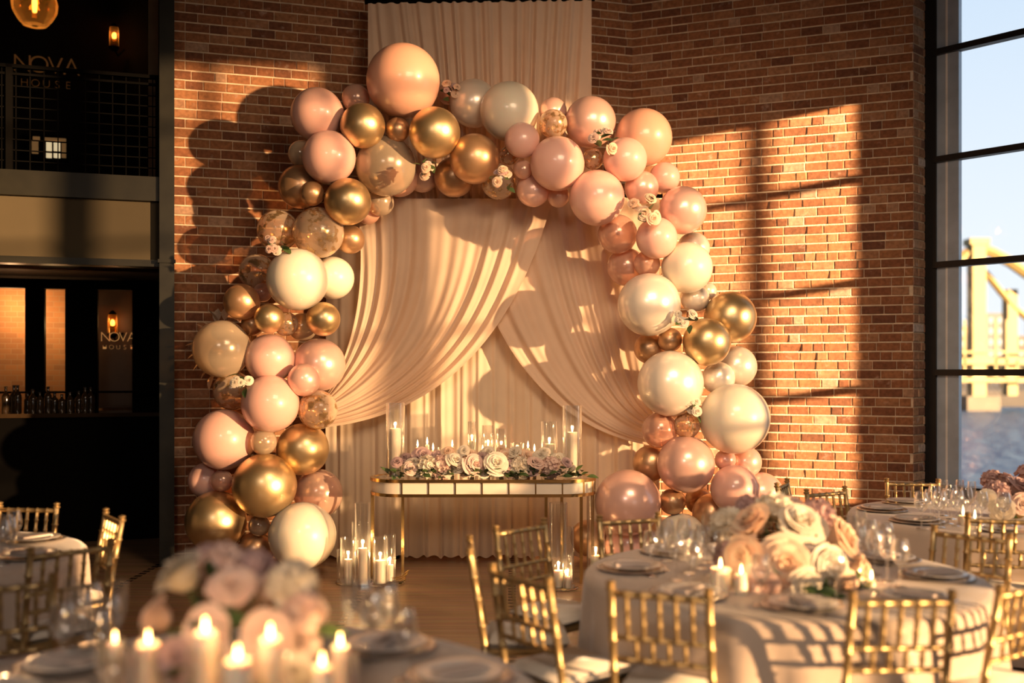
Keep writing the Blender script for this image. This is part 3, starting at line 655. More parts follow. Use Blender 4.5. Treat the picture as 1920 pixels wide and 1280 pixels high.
swag([(872,372),(885,600),(1010,805),(1226,836)], [(1176,372),(1196,560),(1206,720),(1226,770)], 9.07, 6.5, .030, 4).build('swag', M['chiffon'], bd)
swag([(1036,372),(985,570),(868,772),(616,800)], [(668,372),(690,520),(668,640),(616,735)], 8.98, 7.5, .032, 5).build('swag', M['chiffon'], bd)

# ------------------------------------------------------------------ balloon arch
bm = bmesh.new(); bmesh.ops.create_uvsphere(bm, u_segments=36, v_segments=22, radius=1)
for v in bm.verts:
    z = v.co.z
    if z < -.2: k = 1-.10*((-.2-z)/.8)**1.5; v.co.x *= k; v.co.y *= k; v.co.z = z-.10*((-.2-z)/.8)**2
BALLOON_V = bm
def balloon_mesh(m_):
    me = bpy.data.meshes.new('balloon'); bm.to_mesh(me); me.materials.append(m_)
    me.polygons.foreach_set('use_smooth', [True]*len(me.polygons)); return me
BME = {k: balloon_mesh(M[k]) for k in ('peach','blush','cream','ppearl','cpearl','gold','bronze','clear','champ','fleck')}
bm.free()
KNOT = MB().lathe([(.10,-1.07),(.05,-1.1),(.06,-1.115),(.035,-1.13),(.07,-1.165),(.05,-1.17),(.001,-1.16)], 10)
KME = {k: KNOT.mesh('knot', M[k]) for k in BME}
cf = MB(); q = random.Random(2)
for i in range(34):
    d = Vector((q.gauss(0,1), q.gauss(0,1), q.gauss(0,1)-.3)).normalized(); a = d.orthogonal().normalized(); b = d.cross(a); c = d*.965; s = q.uniform(.03,.075); r = q.uniform(0,3)
    a, b = a*cos(r)+b*sin(r), b*cos(r)-a*sin(r)
    cf.add([c+a*s, c+b*s*.8+d*.01, c-a*s*.7, c-b*s], [(0,1,2,3)])
CFM = cf.mesh('confetti', M['confetti'], False)
def wall_d(px):
    qx = (px-CX)/F
    t = (qx*9.03+3.018)/(.958-.287*qx)
    if 0 <= t <= 4.424: return 9.03+.287*t
    return (10.3+.3736*1.2197)/(1+.3736*qx)
placed = []
order = sorted(range(len(BALL)), key=lambda i: (BALL[i][4], -BALL[i][2]))
for i in order:
    px, py, r, kind, ly = BALL[i]
    d = 8.34+.10*ly
    lim = wall_d(px)-.03
    if 600 < px < 1245: lim = min(lim, 8.98)
    while True:
        k = d/F; ok = True; c = P(px, py, d)
        for (c2, r2, px2, py2, rp2) in placed:
            if (px-px2)**2+(py-py2)**2 < (r+rp2)**2 and (c-c2).length < .90*(r*k+r2): ok = False; break
        if ok or d+r*k > lim: break
        d += .02
    placed.append((P(px, py, d), r*d/F, px, py, r))
    BALL[i] = BALL[i]+(d,)
WORD = {'peach':'peach','blush':'blush pink','cream':'glossy cream','ppearl':'pearly pink','cpearl':'pearly ivory','gold':'gold chrome','bronze':'bronze satin','clear':'see-through blush','champ':'champagne translucent','fleck':'gold-flecked clear'}
buckets = {}
for i, (px, py, r, kind, ly, d) in enumerate(BALL):
    o = thing('balloon', 'x', 'balloon', P(px, py, d), 0, 'balloons of the arch')
    R_ = r*d/F
    leg = 'left leg' if i < 36 else ('crown' if i < 66 else 'right leg')
    # the knot points back to the core of the arch
    core = Vector(((px-CX)/F*d*.93, 8.95, CAMZ-(py-HY)/F*d))
    ax = (core-o.location).normalized(); ax = (ax+Vector((q.uniform(-.5,.5), 0, q.uniform(-.6,.3)))).normalized()
    o.rotation_mode = 'QUATERNION'; o.rotation_quaternion = (-ax).to_track_quat('Z', 'Y')
    bo = link('skin', BME[kind], o); bo.scale = (R_,)*3
    ko = link('knot', KME[kind], o); ko.scale = (R_,)*3
    if kind == 'fleck':
        c_ = link('confetti', CFM, o); c_.scale = (R_,)*3; tag(c_, kind='stuff')
    size = 'big ' if r >= 44 else ('small ' if r <= 28 else 'mid-sized ')
    buckets.setdefault((leg, size, kind), []).append((o, px, py))
for (leg, size, kind), L in buckets.items():
    L.sort(key=(lambda a: a[1]) if leg == 'crown' else (lambda a: -a[2]))
    for n_, (o, px, py) in enumerate(L):
        base = '%s%s balloon' % (size, WORD[kind])
        if len(L) == 1: o['label'] = 'the only %s on the %s of the arch' % (base, leg)
        elif leg == 'crown': o['label'] = '%s %s from the left along the arch crown' % (ORD[n_], base)
        else: o['label'] = '%s %s up from the floor on the arch %s' % (ORD[n_], base, leg)
for o in COL.objects:
    if o.get('label', '').startswith('the only big peach balloon on the crown'): pass

# ------------------------------------------------------------------ flowers
def petal(mb, ang, r0, r1, h0, h1, wid, curl, nu=4, nv=4, tw=0.0):
    def fn(u, v):
        a = ang+(u-.5)*wid*(.55+.75*v-.45*v**3)*1.6; t = v
        r = r0+(r1-r0)*(t**.8)+curl*max(0, t-.6)**2*2.2
        z = h0+(h1-h0)*sin(t*pi/2)-curl*max(0, t-.65)**2*1.6-.10*(abs(u-.5)*2)**2.5*t
        return (r*cos(a+tw*t), r*sin(a+tw*t), z)
    mb.grid(fn, nu, nv)
def rose(seed, n=32, open_=1.0):
    q = random.Random(seed); mb = MB(); 
    for i in range(n):
        t = i/(n-1); ang = i*2.4+q.uniform(-.3,.3)
        r1 = .13+.80*t**.9*open_; h1 = .80-.40*t**1.2+q.uniform(-.07,.07)
        petal(mb, ang, .05+.32*t, r1, -.1-.32*t, h1, (1.7-.62*t)*q.uniform(.85,1.15), .05+.42*t*q.uniform(.3,1.6), tw=q.uniform(-.2,.2))
    mb.lathe([(.001,-.55),(.22,-.45),(.35,-.25),(.1,-.1)], 10); mb.lathe([(.001,-.1),(.12,.1),(.13,.42),(.07,.66),(.001,.72)], 9)
    return mb
def ruffle(seed, n=46):   # peony / hydrangea like head: many small petals on a dome
    q = random.Random(seed); mb = MB()
    mb.lathe([(.001,-.45),(.45,-.35),(.68,0),(.55,.35),(.25,.55),(.001,.6)], 12)
    for i in range(n):
        th = math.acos(1-1.35*(i+.5)/n); ph_ = i*2.39996+q.uniform(-.15,.15)
        d = Vector((sin(th)*cos(ph_), sin(th)*sin(ph_), cos(th))); a = d.orthogonal().normalized(); b = d.cross(a); rr = q.uniform(0,6.28); a, b = a*cos(rr)+b*sin(rr), b*cos(rr)-a*sin(rr); s = q.uniform(.22,.34); l = q.uniform(.92,1.08)
        def fn(u, v, d=d, a=a, b=b, s=s, l=l): x = (u-.5)*2; y = (v-.5)*2; return d*(l*.82+.16*(x*x+y*y)*.8-.05)+a*x*s*(1-.25*y*y)+b*y*s*(1-.25*x*x)
        mb.grid(fn, 3, 3)
    return mb
ROSE = {}
for key in ('pw','pp','pe','pm'):
    ROSE[key] = [rose(s).mesh('rose', M[key]) for s in (1,2,3)]+[ruffle(s).mesh('ruffle', M[key]) for s in (4,5)]
def leafmb():
    mb = MB()
    def fn(u, v): w_ = sin(pi*min(1, v*.97+.03))*.28; x = (u-.5)*2; return (x*w_, v, .12*abs(x)*w_*2-.25*v*v)
    return mb.grid(fn, 4, 6)
LEAF = leafmb().mesh('leaf', M['leaf'])
def head(root, name, me, pos, r, dirv, rnd):
    o = link(name, me, root); o.location = pos; o.scale = (r, r, r*rnd.uniform(.9,1.1))
    o.rotation_mode = 'QUATERNION'; o.rotation_quaternion = Vector(dirv).normalized().to_track_quat('Z','Y') @ Matrix.Rotation(rnd.uniform(0,6.28), 3, 'Z').to_quaternion(); return o
def leaves(root, spots, size, rnd):
    for (pos, dv) in spots:
        o = link('leaf', LEAF, root); o.location = pos; s = size*rnd.uniform(.7,1.3); o.scale = (s, s, s)
        o.rotation_mode = 'QUATERNION'; o.rotation_quaternion = Vector(dv).normalized().to_track_quat('Y','Z') @ Matrix.Rotation(rnd.uniform(-.8,.8), 3, 'Y').to_quaternion()

# little flowers tucked into the garland
def posy(label, px, py, d, n, rpx, spread, keys, seed):
    q = random.Random(seed); k = d/F; root = thing('flower_cluster', label, 'flowers', P(px, py, d), 0, 'flower clusters tucked in the arch')
    for i in range(n):
        off = Vector((q.uniform(-1,1)*spread*k, q.uniform(-.05,.03), q.uniform(-1,1)*spread*.8*k))
        head(root, 'rose', ROSE[q.choice(keys)][q.randrange(3)], off, rpx*k*q.uniform(.65,1.05), (off.x*6, -1, off.z*6+.3), q)
    leaves(root, [(Vector((q.uniform(-1,1)*spread*k, .02, q.uniform(-1,1)*spread*k)), (q.uniform(-1,1), -.6, q.uniform(-.6,.8))) for _ in range(5)], rpx*k*2.2, q)
posy('creamy rosebuds tucked beside the pearly pink balloons on the arch right shoulder', 1207, 392, 8.12, 7, 13, 25, ['pe','pe','pw'], 1)
posy('cream rosebuds wedged under the pearly pink balloon on the arch crown', 1127, 262, 8.16, 6, 12, 22, ['pe','pp','pw'], 2)
posy('two tiny cream rosebuds between the white and gold balloons of the right leg', 1282, 598, 8.1, 4, 11, 15, ['pw'], 3)
posy('dried buds beside the tallest peach balloon on the arch crown', 845, 170, 8.62, 5, 9, 14, ['pm','pe'], 4)
posy('peach buds hanging at the inner edge of the arch crown', 945, 335, 8.12, 5, 10, 18, ['pe','pm'], 5)
posy('green and cream buds between the two largest white balloons', 1296, 760, 8.22, 6, 10, 14, ['pw'], 6)
posy('cream buds between the pink balloons low on the left leg', 452, 716, 8.2, 5, 11, 15, ['pw'], 7)
posy('blush buds pinned below the gold balloon in the arch crown', 803, 318, 8.14, 5, 11, 14, ['pp','pe'], 8)
posy('cream buds along the flecked balloons high on the left leg', 518, 458, 8.2, 6, 10, 16, ['pp','pw'], 9)

M['dried'] = mat('bleached dried leaf', (.74, .58, .42), .8, var=.1)
q = random.Random(77); sp = thing('dried_leaf_spray', 'bleached dried leaf spray behind the taupe balloon on the left leg', 'flowers', P(392, 655, 8.72))
dl = leafmb().mesh('leaf', M['dried'])
for (x, y, dx, dz) in ((395,612,-.3,.9),(382,618,-.7,.8),(372,630,-1,.5),(366,645,-1,.15),(362,660,-1,-.2),(378,625,-.9,.9),(370,655,-1,.3),(390,605,0,1),(386,700,-.5,-.8),(400,708,-.1,-1),(376,640,-1,.8),(372,672,-.9,-.5),(405,600,.2,1),(380,690,-.9,-.6)):
    o = link('leaf', dl, sp); o.location = P(x+16, y, 8.72)-Vector(sp.location); s = .15*q.uniform(.8,1.25); o.scale = (s,s,s)
    o.rotation_mode = 'QUATERNION'; o.rotation_quaternion = Vector((dx, q.uniform(-.3,.2), dz)).normalized().to_track_quat('Y','Z')
# ------------------------------------------------------------------ sweetheart table
TX, TY, TZ, TW, TD = (906-CX)/F*8.36, 8.36, .845, 1.84, .56
tb = thing('sweetheart_table', 'gold racetrack sweetheart table with ivory panel band before the drapes', 'table', (TX, TY, 0))
def stadium(r, n=14, w_=TW):
    L_ = w_/2-TD/2; pts = []
    for k in range(n+1): a = -pi/2+pi*k/n; pts.append((L_+r*cos(a), r*sin(a)))
    for k in range(n+1): a = pi/2+pi*k/n; pts.append((-L_+r*cos(a), r*sin(a)))
    return pts
def ring(po, pi_, z0, z1):
    n = len(po); mb = MB(); vs = [(x,y,z0) for x,y in po]+[(x,y,z1) for x,y in po]+[(x,y,z0) for x,y in pi_]+[(x,y,z1) for x,y in pi_]; fs = []
    for i in range(n): j = (i+1)%n; fs += [(i,j,n+j,n+i),(2*n+j,2*n+i,3*n+i,3*n+j),(n+i,n+j,3*n+j,3*n+i),(j,i,2*n+i,2*n+j)]
    return mb.add(vs, fs)
Rr = TD/2
prism(stadium(Rr-.015), TZ-.02, TZ-.004).build('table_top', M['mirror'], tb)
ring(stadium(Rr+.012), stadium(Rr-.02), TZ-.026, TZ).build('top_rim', M['brass'], tb)
ring(stadium(Rr-.002), stadium(Rr-.015), TZ-.115, TZ-.026).build('band_panel', M['satin'], tb)
ring(stadium(Rr+.008), stadium(Rr-.02), TZ-.14, TZ-.115).build('lower_rim', M['brass'], tb)
L_ = TW/2-Rr
strip = MB().box((-.005,-.006,TZ-.115),(.005,.004,TZ-.026)).mesh('divider', M['brass'], False)
for x in [L_*k/3 for k in range(-3,4)]: o = link('divider', strip, tb); o.location = (x, -Rr, 0)
for a in (-.9,-.45,0,.45): o = link('divider', strip, tb); o.location = (L_+Rr*cos(a), Rr*sin(a), 0); o.rotation_euler = (0,0,a+pi/2)
legm = MB().box((-.012,-.012,0),(.012,.012,TZ-.115)).mesh('leg', M['brass'], False)
for (x, y) in ((-L_-Rr*.93,-.08),(-L_-.05,Rr*.9),(-L_+.02,-Rr+.02),(L_-.13,-Rr+.02),(L_+.02,Rr*.9),(L_+Rr*.55,-Rr*.75),(L_+Rr*.95,.05)):
    if (x, y) == (-L_+.02,-Rr+.02): continue
    o = link('leg', legm, tb); o.location = (x, y, 0)
# floral runner
q = random.Random(21)
ru = thing('floral_runner', 'low garland of cream, blush and mauve roses along the sweetheart table', 'flowers', (TX, TY, TZ))
kk = 8.2/F
RUN = [(745,868,13,'pm'),(785,888,11,'pw'),(812,888,11,'pp'),(838,889,10,'pw'),(874,890,11,'pe'),(905,888,13,'pw'),(960,890,11,'pp'),(990,889,11,'pw'),(1022,889,10,'pe'),(1062,868,12,'pm'),(870,846,13,'pw'),(942,846,13,'pe'),(1020,848,12,'pw'),(782,852,12,'pm'),(792,858,22,'pm'),(775,872,17,'pw'),(760,862,15,'pm'),(800,876,24,'pw'),(770,880,15,'pp'),(822,862,20,'pm'),(828,876,24,'pp'),(852,866,19,'pw'),(862,878,22,'pw'),(886,874,25,'pp'),(880,856,18,'pe'),(908,862,19,'pm'),(930,872,26,'pw'),(948,858,19,'pe'),(952,878,18,'pm'),(976,878,24,'pw'),(985,860,20,'pe'),(1004,872,19,'pp'),(1015,858,18,'pw'),(1034,876,22,'pp'),(1046,862,17,'pw'),(1053,880,14,'pe'),(915,850,16,'pw'),(1000,884,15,'pm'),(840,850,15,'pe'),(965,850,15,'pw')]
for px, py, r, key in RUN:
    dd = 8.14 + (.13 if py < 864 else 0)+q.uniform(-.03,.03); p = P(px, py, dd)-Vector((TX,TY,TZ)); p.z = max(p.z, r*kk*.75)
    head(ru, 'rose' , ROSE[key][q.randrange(5) if r > 18 else q.randrange(3)], p, r*kk*.92, (q.uniform(-.8,.8), -1, q.uniform(.5,1.5)), q)
leaves(ru, [(P(q.uniform(735,1092), q.uniform(884,897), 8.09+q.uniform(-.03,.05))-Vector((TX,TY,TZ-.012)), (q.uniform(-1,1), q.uniform(-.9,-.1), q.uniform(-.05,.6))) for _ in range(120)], .07, q)
leaves(ru, [(P(x, y, 8.2)-Vector((TX,TY,TZ)), dv) for x, y, dv in ((730,890,(-.6,-.3,.9)),(735,885,(-.9,-.2,.5)),(1080,884,(.6,-.2,.9)),(1090,890,(.9,-.2,.6)),(1068,880,(.2,-.3,1)),(1100,893,(1,-.3,.1)))], .09, q)

# ------------------------------------------------------------------ candles and hurricanes
FL = MB().lathe([(.001,0),(.0055,.008),(.0065,.016),(.004,.032),(.001,.046)], 8).mesh('flame', M['flame'])
WK = MB().tube([(0,0,-.004),(0,0,.008)], .0012, 5).mesh('wick', M['wick'])
candles = {}; hurr = {}
def candle(loc, r, h, key, group, flame=1.0, light=0, kind='pillar_candle'):
    o = thing(kind, 'x', 'candle', loc, 0, group)
    wx_ = MB().lathe([(.001,0),(r,0),(r,h-.006),(r-.004,h),(r*.72,h-.004),(.001,h-.01)], 16).build('wax', M['wax'], o)
    w_ = link('wick', WK, wx_); w_.location = (0,0,h-.004)
    if flame: f = link('flame', FL, o); f.location = (0,0,h+.001); f.scale = (flame,)*3
    if light: lampat('candle_light', Vector(loc)+Vector((0,0,h+.035)), light*(2.6 if key in ('fl','fr') else 1.4), (1,.55,.22), .012)
    candles.setdefault(key, []).append(o); return o
def hurricane(loc, r, h, key, group, m_='glass', name='hurricane_glass', cat='candle holder', prof=None):
    o = MB().lathe(prof or [(.001,.006),(r-.002,.006),(r,.012),(r,h),(r-.003,h),(r-.003,.012)], 24, cap=False).build(name, M[m_], None, loc=loc)
    tag(o, 'x', cat, group); hurr.setdefault(key, []).append(o); return o
def on_table(px, d): return Vector(((px-CX)/F*d, d, TZ))
G1 = 'candles on the sweetheart table'; G2 = 'hurricane glasses on the sweetheart table'
for px, d, r, top, ctop, cr, lt in ((741,8.3,17,755,803,11,1.2),(1073,8.26,18,760,810,9.5,1.2),(1030,8.42,15.5,790,832,9.5,.8),(885,8.46,8,790,826,4,.5),(915,8.5,11,797,836,4,.5),(940,8.46,10,803,838,4,.5),(970,8.5,13,830,846,4,.4),(905,8.44,6,820,846,3,0),(830,8.46,9,838,856,4,.5)):
    k = d/F; b = on_table(px, d); hz = CAMZ-(top-HY)*k-TZ; cz = CAMZ-(ctop-HY)*k-TZ
    hurricane(b, r*k, hz, 'st', G2); candle(b+Vector((0,0,.007)), cr*k, cz-.007, 'st', G1, 1.1, lt*.8)
for px, ctop in ((783,838),(801,833),(812,844),(848,838),(990,840),(1002,846)):
    d = 8.5; k = d/F; candle(on_table(px, d), .016, CAMZ-(ctop-HY)*k-TZ, 'st', G1, 1.3, .25 if ctop < 840 else 0, 'small_candle')
def tray(label, px, py, r):
    d = 1.7*F/(py-HY); o = MB().lathe([(.001,.0),(r,.0),(r+.006,.008),(r,.012),(r-.01,.008),(.001,.008)], 32).build('mirror_tray', M['mirror'], None, loc=PF(px, d)); tag(o, label, 'tray', 'mirror trays on the floor'); return d
tray('round mirrored tray under candles left of the sweetheart table', 666, 1092, .15)
tray('second round mirrored tray beside the left table leg', 722, 1094, .15)
tray('mirrored tray under floor candles right of the sweetheart table', 1050, 1102, .14)
G3 = 'floor hurricane glasses'; G4 = 'floor candles'
for px, py, r, top, ctop, cr, key, lt in ((640,1090,9,1032,0,0,'fl',0),(653,1096,15,1010,1050,8,'fl',1.0),(680,1098,15,945,1029,9,'fl',1.2),(668,1084,9,980,0,0,'fl',0),(713,1096,14,1010,1052,10,'fl',1.0),(731,1092,11,1005,1060,7,'fl',.8),(1047,1104,17,945,1071,9,'fr',1.0),(1064,1106,9,1040,1082,6,'fr',.7),(1068,1096,8,990,0,0,'fr',0),(1117,1082,17,920,1040,10,'fr',.8)):
    d = 1.7*F/(py-HY); k = d/F; b = PF(px, d, .012 if px < 1100 else .0)
    hurricane(b, r*k, (py-top)*k, key, G3)
    if cr: candle(b+Vector((0,0,.007)), cr*k, (py-ctop)*k-.01, key, G4, 1.1, lt*.8)
tw = thing('gold_twig', 'curled gold twig lying beside the left floor candles', 'twig', PF(748, 8.15, .0))
for a in range(4):
    MB().tube([(-.05*a*.3,0,.01+.012*a),(.02,.02*a,.012*(a+1)),(.05,.0,.03+.02*a),(.055+.01*a,-.02,.07+.015*a)], .004, 6).build('twig_branch', M['brass'], tw)
# ------------------------------------------------------------------ banquet tables
TABLES = {'F': (-.82, 2.9, .92, 'front table'), 'R': (1.27, 4.78, .92, 'sunlit round table'), 'W': (3.2, 6.72, .92, 'round table by the window'), 'L': (-3.18, 5.2, .92, 'table beside the bar')}
TH = .75
def cloth_mb(R, seed):
    q = random.Random(seed); p_ = [q.uniform(0,6.28) for _ in range(4)]; na = 150
    rows = [(0,0),(.5,0),(.85,0),(.96,0),(.99,-.004),(1.004,-.016),(1.01,-.04)]+[(1.012+.05*t, -.04-(TH-.055)*t) for t in (.08,.2,.35,.5,.65,.8,.92,1.0)]
    mb = MB(); vs = []; fs = []
    for j, (rr, z) in enumerate(rows):
        t = min(1, max(0, -z-.03)/(TH-.1))
        for k in range(na):
            a = 2*pi*k/na; f = .5*sin(a*17+p_[0]+.8*sin(a*3+p_[1]))+.3*sin(a*29+p_[2])+.2*sin(a*8+p_[3])
            r = R*rr+.055*t**.8*f
            vs.append((r*cos(a), r*sin(a), z+TH))
    for j in range(len(rows)-1):
        for k in range(na): k2 = (k+1)%na; fs.append((j*na+k,(j+1)*na+k,(j+1)*na+k2,j*na+k2) if False else (j*na+k, j*na+k2, (j+1)*na+k2, (j+1)*na+k)[::-1])
    return mb.add(vs, fs)
CLM = cloth_mb(.92, 3).mesh('tablecloth', M['linen'])
M['ply'] = mat('plain table board', (.4,.28,.17), .6)
TOPM = MB().lathe([(.001,TH-.03),(.9,TH-.03),(.9,TH-.006),(.001,TH-.006)], 40).mesh('tabletop', M['ply'], False)
TLEG = MB().tube([(0,0,0),(0,0,TH-.03)], .02, 8).mesh('leg', M['steel'])
for i, (key, (x, y, R, nm)) in enumerate(TABLES.items()):
    t_ = thing('round_table', 'round board under the cloth of the %s' % nm, 'table', (x,y,0), 0, 'round banquet tables')
    link('tabletop', TOPM, t_)
    for a in (.8,2.4,3.9,5.5): o = link('leg', TLEG, t_); o.location = (.6*cos(a), .6*sin(a), 0)
    c = link('tablecloth', CLM); c.location = (x,y,0); c.rotation_euler = (0,0,i*1.3); tag(c, 'champagne damask cloth falling to the floor from the %s' % nm, 'tablecloth', 'round damask tablecloths')

# ------------------------------------------------------------------ chiavari chairs
def bamboo(mb, pts, r, step=.11, n=8):
    out = []; rad = []
    pts = [Vector(p) for p in pts]
    for a, b in zip(pts, pts[1:]):
        L_ = (b-a).length; k = max(1, round(L_/step)); d = (b-a)/k
        for i in range(k):
            s = a+d*i
            if out: 
                e_ = d.normalized()*.006; out += [s-e_*1.4, s-e_*.4, s+e_*.4, s+e_*1.4]; rad += [r, r*1.32, r*1.32, r]
            else: out.append(s); rad.append(r)
    out.append(pts[-1]); rad.append(r)
    return mb.tube(out, rad, n)
proto = bpy.data.objects.new('chiavari_chair', None); COL.objects.link(proto)
SW, TOPH = .19, .90
def bp(t): # back post path height -> (y)
    return -.185-.075*max(0, (t-.44)/.46)**1.1
for s in (-1, 1):
    mb = MB(); bamboo(mb, [(s*.195,-.205,0),(s*.19,-.185,.44),(s*.187,bp(.68),.68),(s*.185,bp(.88),.88)], .0155)
    mb.lathe([(.0155,.875),(.020,.88),(.020,.888),(.013,.893),(.019,.9),(.019,.907),(.001,.914)], 10, (s*.185, bp(.89), 0))
    mb.build('back_post', M['goldm'], proto)
    mb = MB(); bamboo(mb, [(s*.195,.19,0),(s*.195,.185,.43)], .015); mb.build('front_leg', M['goldm'], proto)
    mb = MB(); bamboo(mb, [(s*.195,-.2,.2),(s*.195,.19,.2)], .008, .2); mb.build('stretcher', M['goldm'], proto)
for z, y, x in ((.2,.19,.195),(.16,-.2,.195)):
    mb = MB(); bamboo(mb, [(-x,y,z),(x,y,z)], .008, .2); mb.build('stretcher', M['goldm'], proto)
mb = MB(); bamboo(mb, [(-SW,bp(.862),.862),(SW,bp(.862),.862)], .013, .065); mb.build('top_rail', M['goldm'], proto)
for z in (.69,.605): mb = MB(); bamboo(mb, [(-SW,bp(z),z),(SW,bp(z),z)], .0105, .065); mb.build('cross_rail', M['goldm'], proto)
mb = MB(); bamboo(mb, [(0,bp(.69),.69),(0,bp(.862),.862)], .0095, .058, 6); spm = mb.mesh('spindle', M['goldm'])
for k in range(5): o = link('spindle', spm, proto); o.location = (-.125+k*.0625,0,0)
mb = MB(); bamboo(mb, [(0,bp(.605),.605),(0,bp(.69),.69)], .0085, .043, 6); spm2 = mb.mesh('spindle', M['goldm'])
for k in range(4): o = link('spindle', spm2, proto); o.location = (-.094+k*.0625,0,0)
bm = bmesh.new(); bmesh.ops.create_cube(bm, size=1)
for v in bm.verts: v.co = Vector((v.co.x*(.415 if v.co.y > 0 else .385), v.co.y*.40, v.co.z*.03+.437))
bmesh.ops.bevel(bm, geom=bm.edges[:], offset=.009, segments=2, affect='EDGES')
me = bpy.data.meshes.new('seat'); bm.to_mesh(me); bm.free(); me.materials.append(M['goldm']); link('seat', me, proto)
bm = bmesh.new(); bmesh.ops.create_cube(bm, size=1)
for v in bm.verts: v.co = Vector((v.co.x*(.395 if v.co.y > 0 else .355), v.co.y*.375+.008, v.co.z*.045+.474))
bmesh.ops.bevel(bm, geom=bm.edges[:], offset=.018, segments=3, affect='EDGES')
me = bpy.data.meshes.new('cushion'); bm.to_mesh(me); bm.free(); me.materials.append(M['ivory']); me.polygons.foreach_set('use_smooth', [True]*len(me.polygons)); link('cushion', me, proto)
# back centre x, depth, facing
CH = [(-.175,4.75,(1,.04),'gold chiavari chair seen edge-on, nearest the candlelit aisle floor'),
      (.062,5.36,(.72,-.70),'gold chiavari chair in front of the right floor candles'),
      (.048,4.07,(.80,.60),'gold chiavari chair closest behind the blurred front table edge'),
      (.665,5.66,(.36,-.93),'pale gold chiavari chair facing the camera beneath the pink floor balloon'),
      (.555,3.80,(.36,.93),'gold chiavari chair with its back to the camera, left of the sunlit table front'),
      (1.415,3.70,(-.06,1),'gold chiavari chair seen squarely from behind before the sunlit tablecloth'),
      (1.96,3.90,(-.55,.83),'gold chiavari chair cut off by the lower right corner of the photo'),
      (2.31,5.12,(-.70,-.71),'gold chiavari chair standing between the sunlit table and the window table'),
      (2.99,7.55,(-.12,-1),'gold chiavari chair directly below the window corner'),
      (2.17,6.95,(.5,-.87),'gold chiavari chair against the brick wall, right of the pink balloons'),
      (2.0,7.42,(.9,-.44),'gold chiavari chair half hidden behind the tallest peach roses by the brick'),
      (2.76,5.70,(.25,.97),'gold chiavari chair at the right edge, backing on to the window table'),
      (-2.95,6.15,(-.12,-.99),'gold chiavari chair farthest left, facing us before the dark bar'),
      (-2.28,5.74,(-.82,-.57),'gold chiavari chair turned sideways in front of the dark doorway'),
      (-2.06,4.72,(-.72,.69),'gold chiavari chair seen from behind at the corner of the bar-side tablecloth'),
      (-1.98,3.92,(-.50,.86),'gold chiavari chair at the lower left edge behind the blurred glasses')]
tag(proto, None, 'chair', 'gold chiavari chairs')
for i, (x, y, f, lab) in enumerate(CH):
    o = proto if i == 0 else dup(proto); fv = Vector((f[0], f[1], 0)).normalized()
    seatc = Vector((x, y, 0))+fv*.235; o.location = seatc; o.rotation_euler = (0,0,atan2(-fv.x, fv.y)); o['label'] = lab

# ------------------------------------------------------------------ table setting
WG = MB().lathe([(.001,0),(.034,.001),(.033,.004),(.008,.008),(.0042,.02),(.0042,.095),(.010,.104),(.03,.120),(.041,.145),(.042,.165),(.036,.20),(.031,.222),(.0298,.222),(.0345,.20),(.0402,.165),(.0392,.146),(.028,.122),(.001,.108)], 18, cap=False).mesh('wine_glass', M['glass'])
FLUTE = MB().lathe([(.001,0),(.03,.001),(.029,.004),(.006,.008),(.004,.02),(.004,.09),(.012,.105),(.024,.15),(.026,.2),(.023,.24),(.0222,.24),(.025,.2),(.023,.15),(.001,.1)], 16, cap=False).mesh('champagne_flute', M['glass'])
PLATE = MB().lathe([(.001,.004),(.06,.004),(.072,.008),(.105,.014),(.135,.02),(.137,.022),(.133,.024),(.1,.018),(.07,.012),(.001,.009)], 40, cap=False).mesh('dinner_plate', M['china'])
CHARG = MB().lathe([(.001,.002),(.10,.002),(.13,.005),(.165,.012),(.167,.014),(.163,.016),(.13,.009),(.10,.006),(.001,.006)], 40, cap=False).mesh('charger_plate', M['charger'])
bm = bmesh.new(); bmesh.ops.create_cube(bm, size=1)
for v in bm.verts: v.co = Vector((v.co.x*.07, v.co.y*.17, v.co.z*.016))
bmesh.ops.bevel(bm, geom=bm.edges[:], offset=.006, segments=2, affect='EDGES'); NAPM = bpy.data.meshes.new('napkin'); bm.to_mesh(NAPM); bm.free(); NAPM.materials.append(M['napkin'])
ANG = ['far left','far side','far right','right-hand side','near right','near side','near left','left-hand side']
def settings(key, angs):
    x, y, R, nm = TABLES[key]
    for a, word in angs:
        an = radians(a); c = Vector((x+.70*cos(an), y+.70*sin(an), TH+.001))
        o = link('charger_plate', CHARG); o.location = c; tag(o, 'pearly charger plate at the %s of the %s' % (word, nm), 'plate', 'charger plates')
        o = link('dinner_plate', PLATE); o.location = c+Vector((0,0,.007)); tag(o, 'white dinner plate at the %s of the %s' % (word, nm), 'plate', 'dinner plates')
        o = link('napkin', NAPM); o.location = c+Vector((0,0,.0275)); o.rotation_euler = (0,0,an+pi/2+.2); tag(o, 'napkin on the plate at the %s of the %s' % (word, nm), 'napkin', 'folded napkins')
settings('R', [(128,'far left'),(172,'left-hand side'),(222,'near left'),(262,'near side'),(305,'near right'),(352,'right-hand side'),(28,'far right')])
settings('F', [(20,'right-hand side'),(56,'far right'),(150,'far left'),(176,'left-hand side')])
settings('W', [(160,'left-hand side'),(205,'near left'),(250,'near side'),(120,'far left')])
settings('L', [(0,'right-hand side'),(45,'far right')])
glasses = {}
def glass(px, d, key, me=WG, sc=1.0):
    o = link(me.name.split('.')[0], me); o.location = PF(px, d, TH+.001); o.scale = (sc,)*3; tag(o, 'x', 'glass', 'stemmed glasses'); glasses.setdefault((key, me.name), []).append(o)
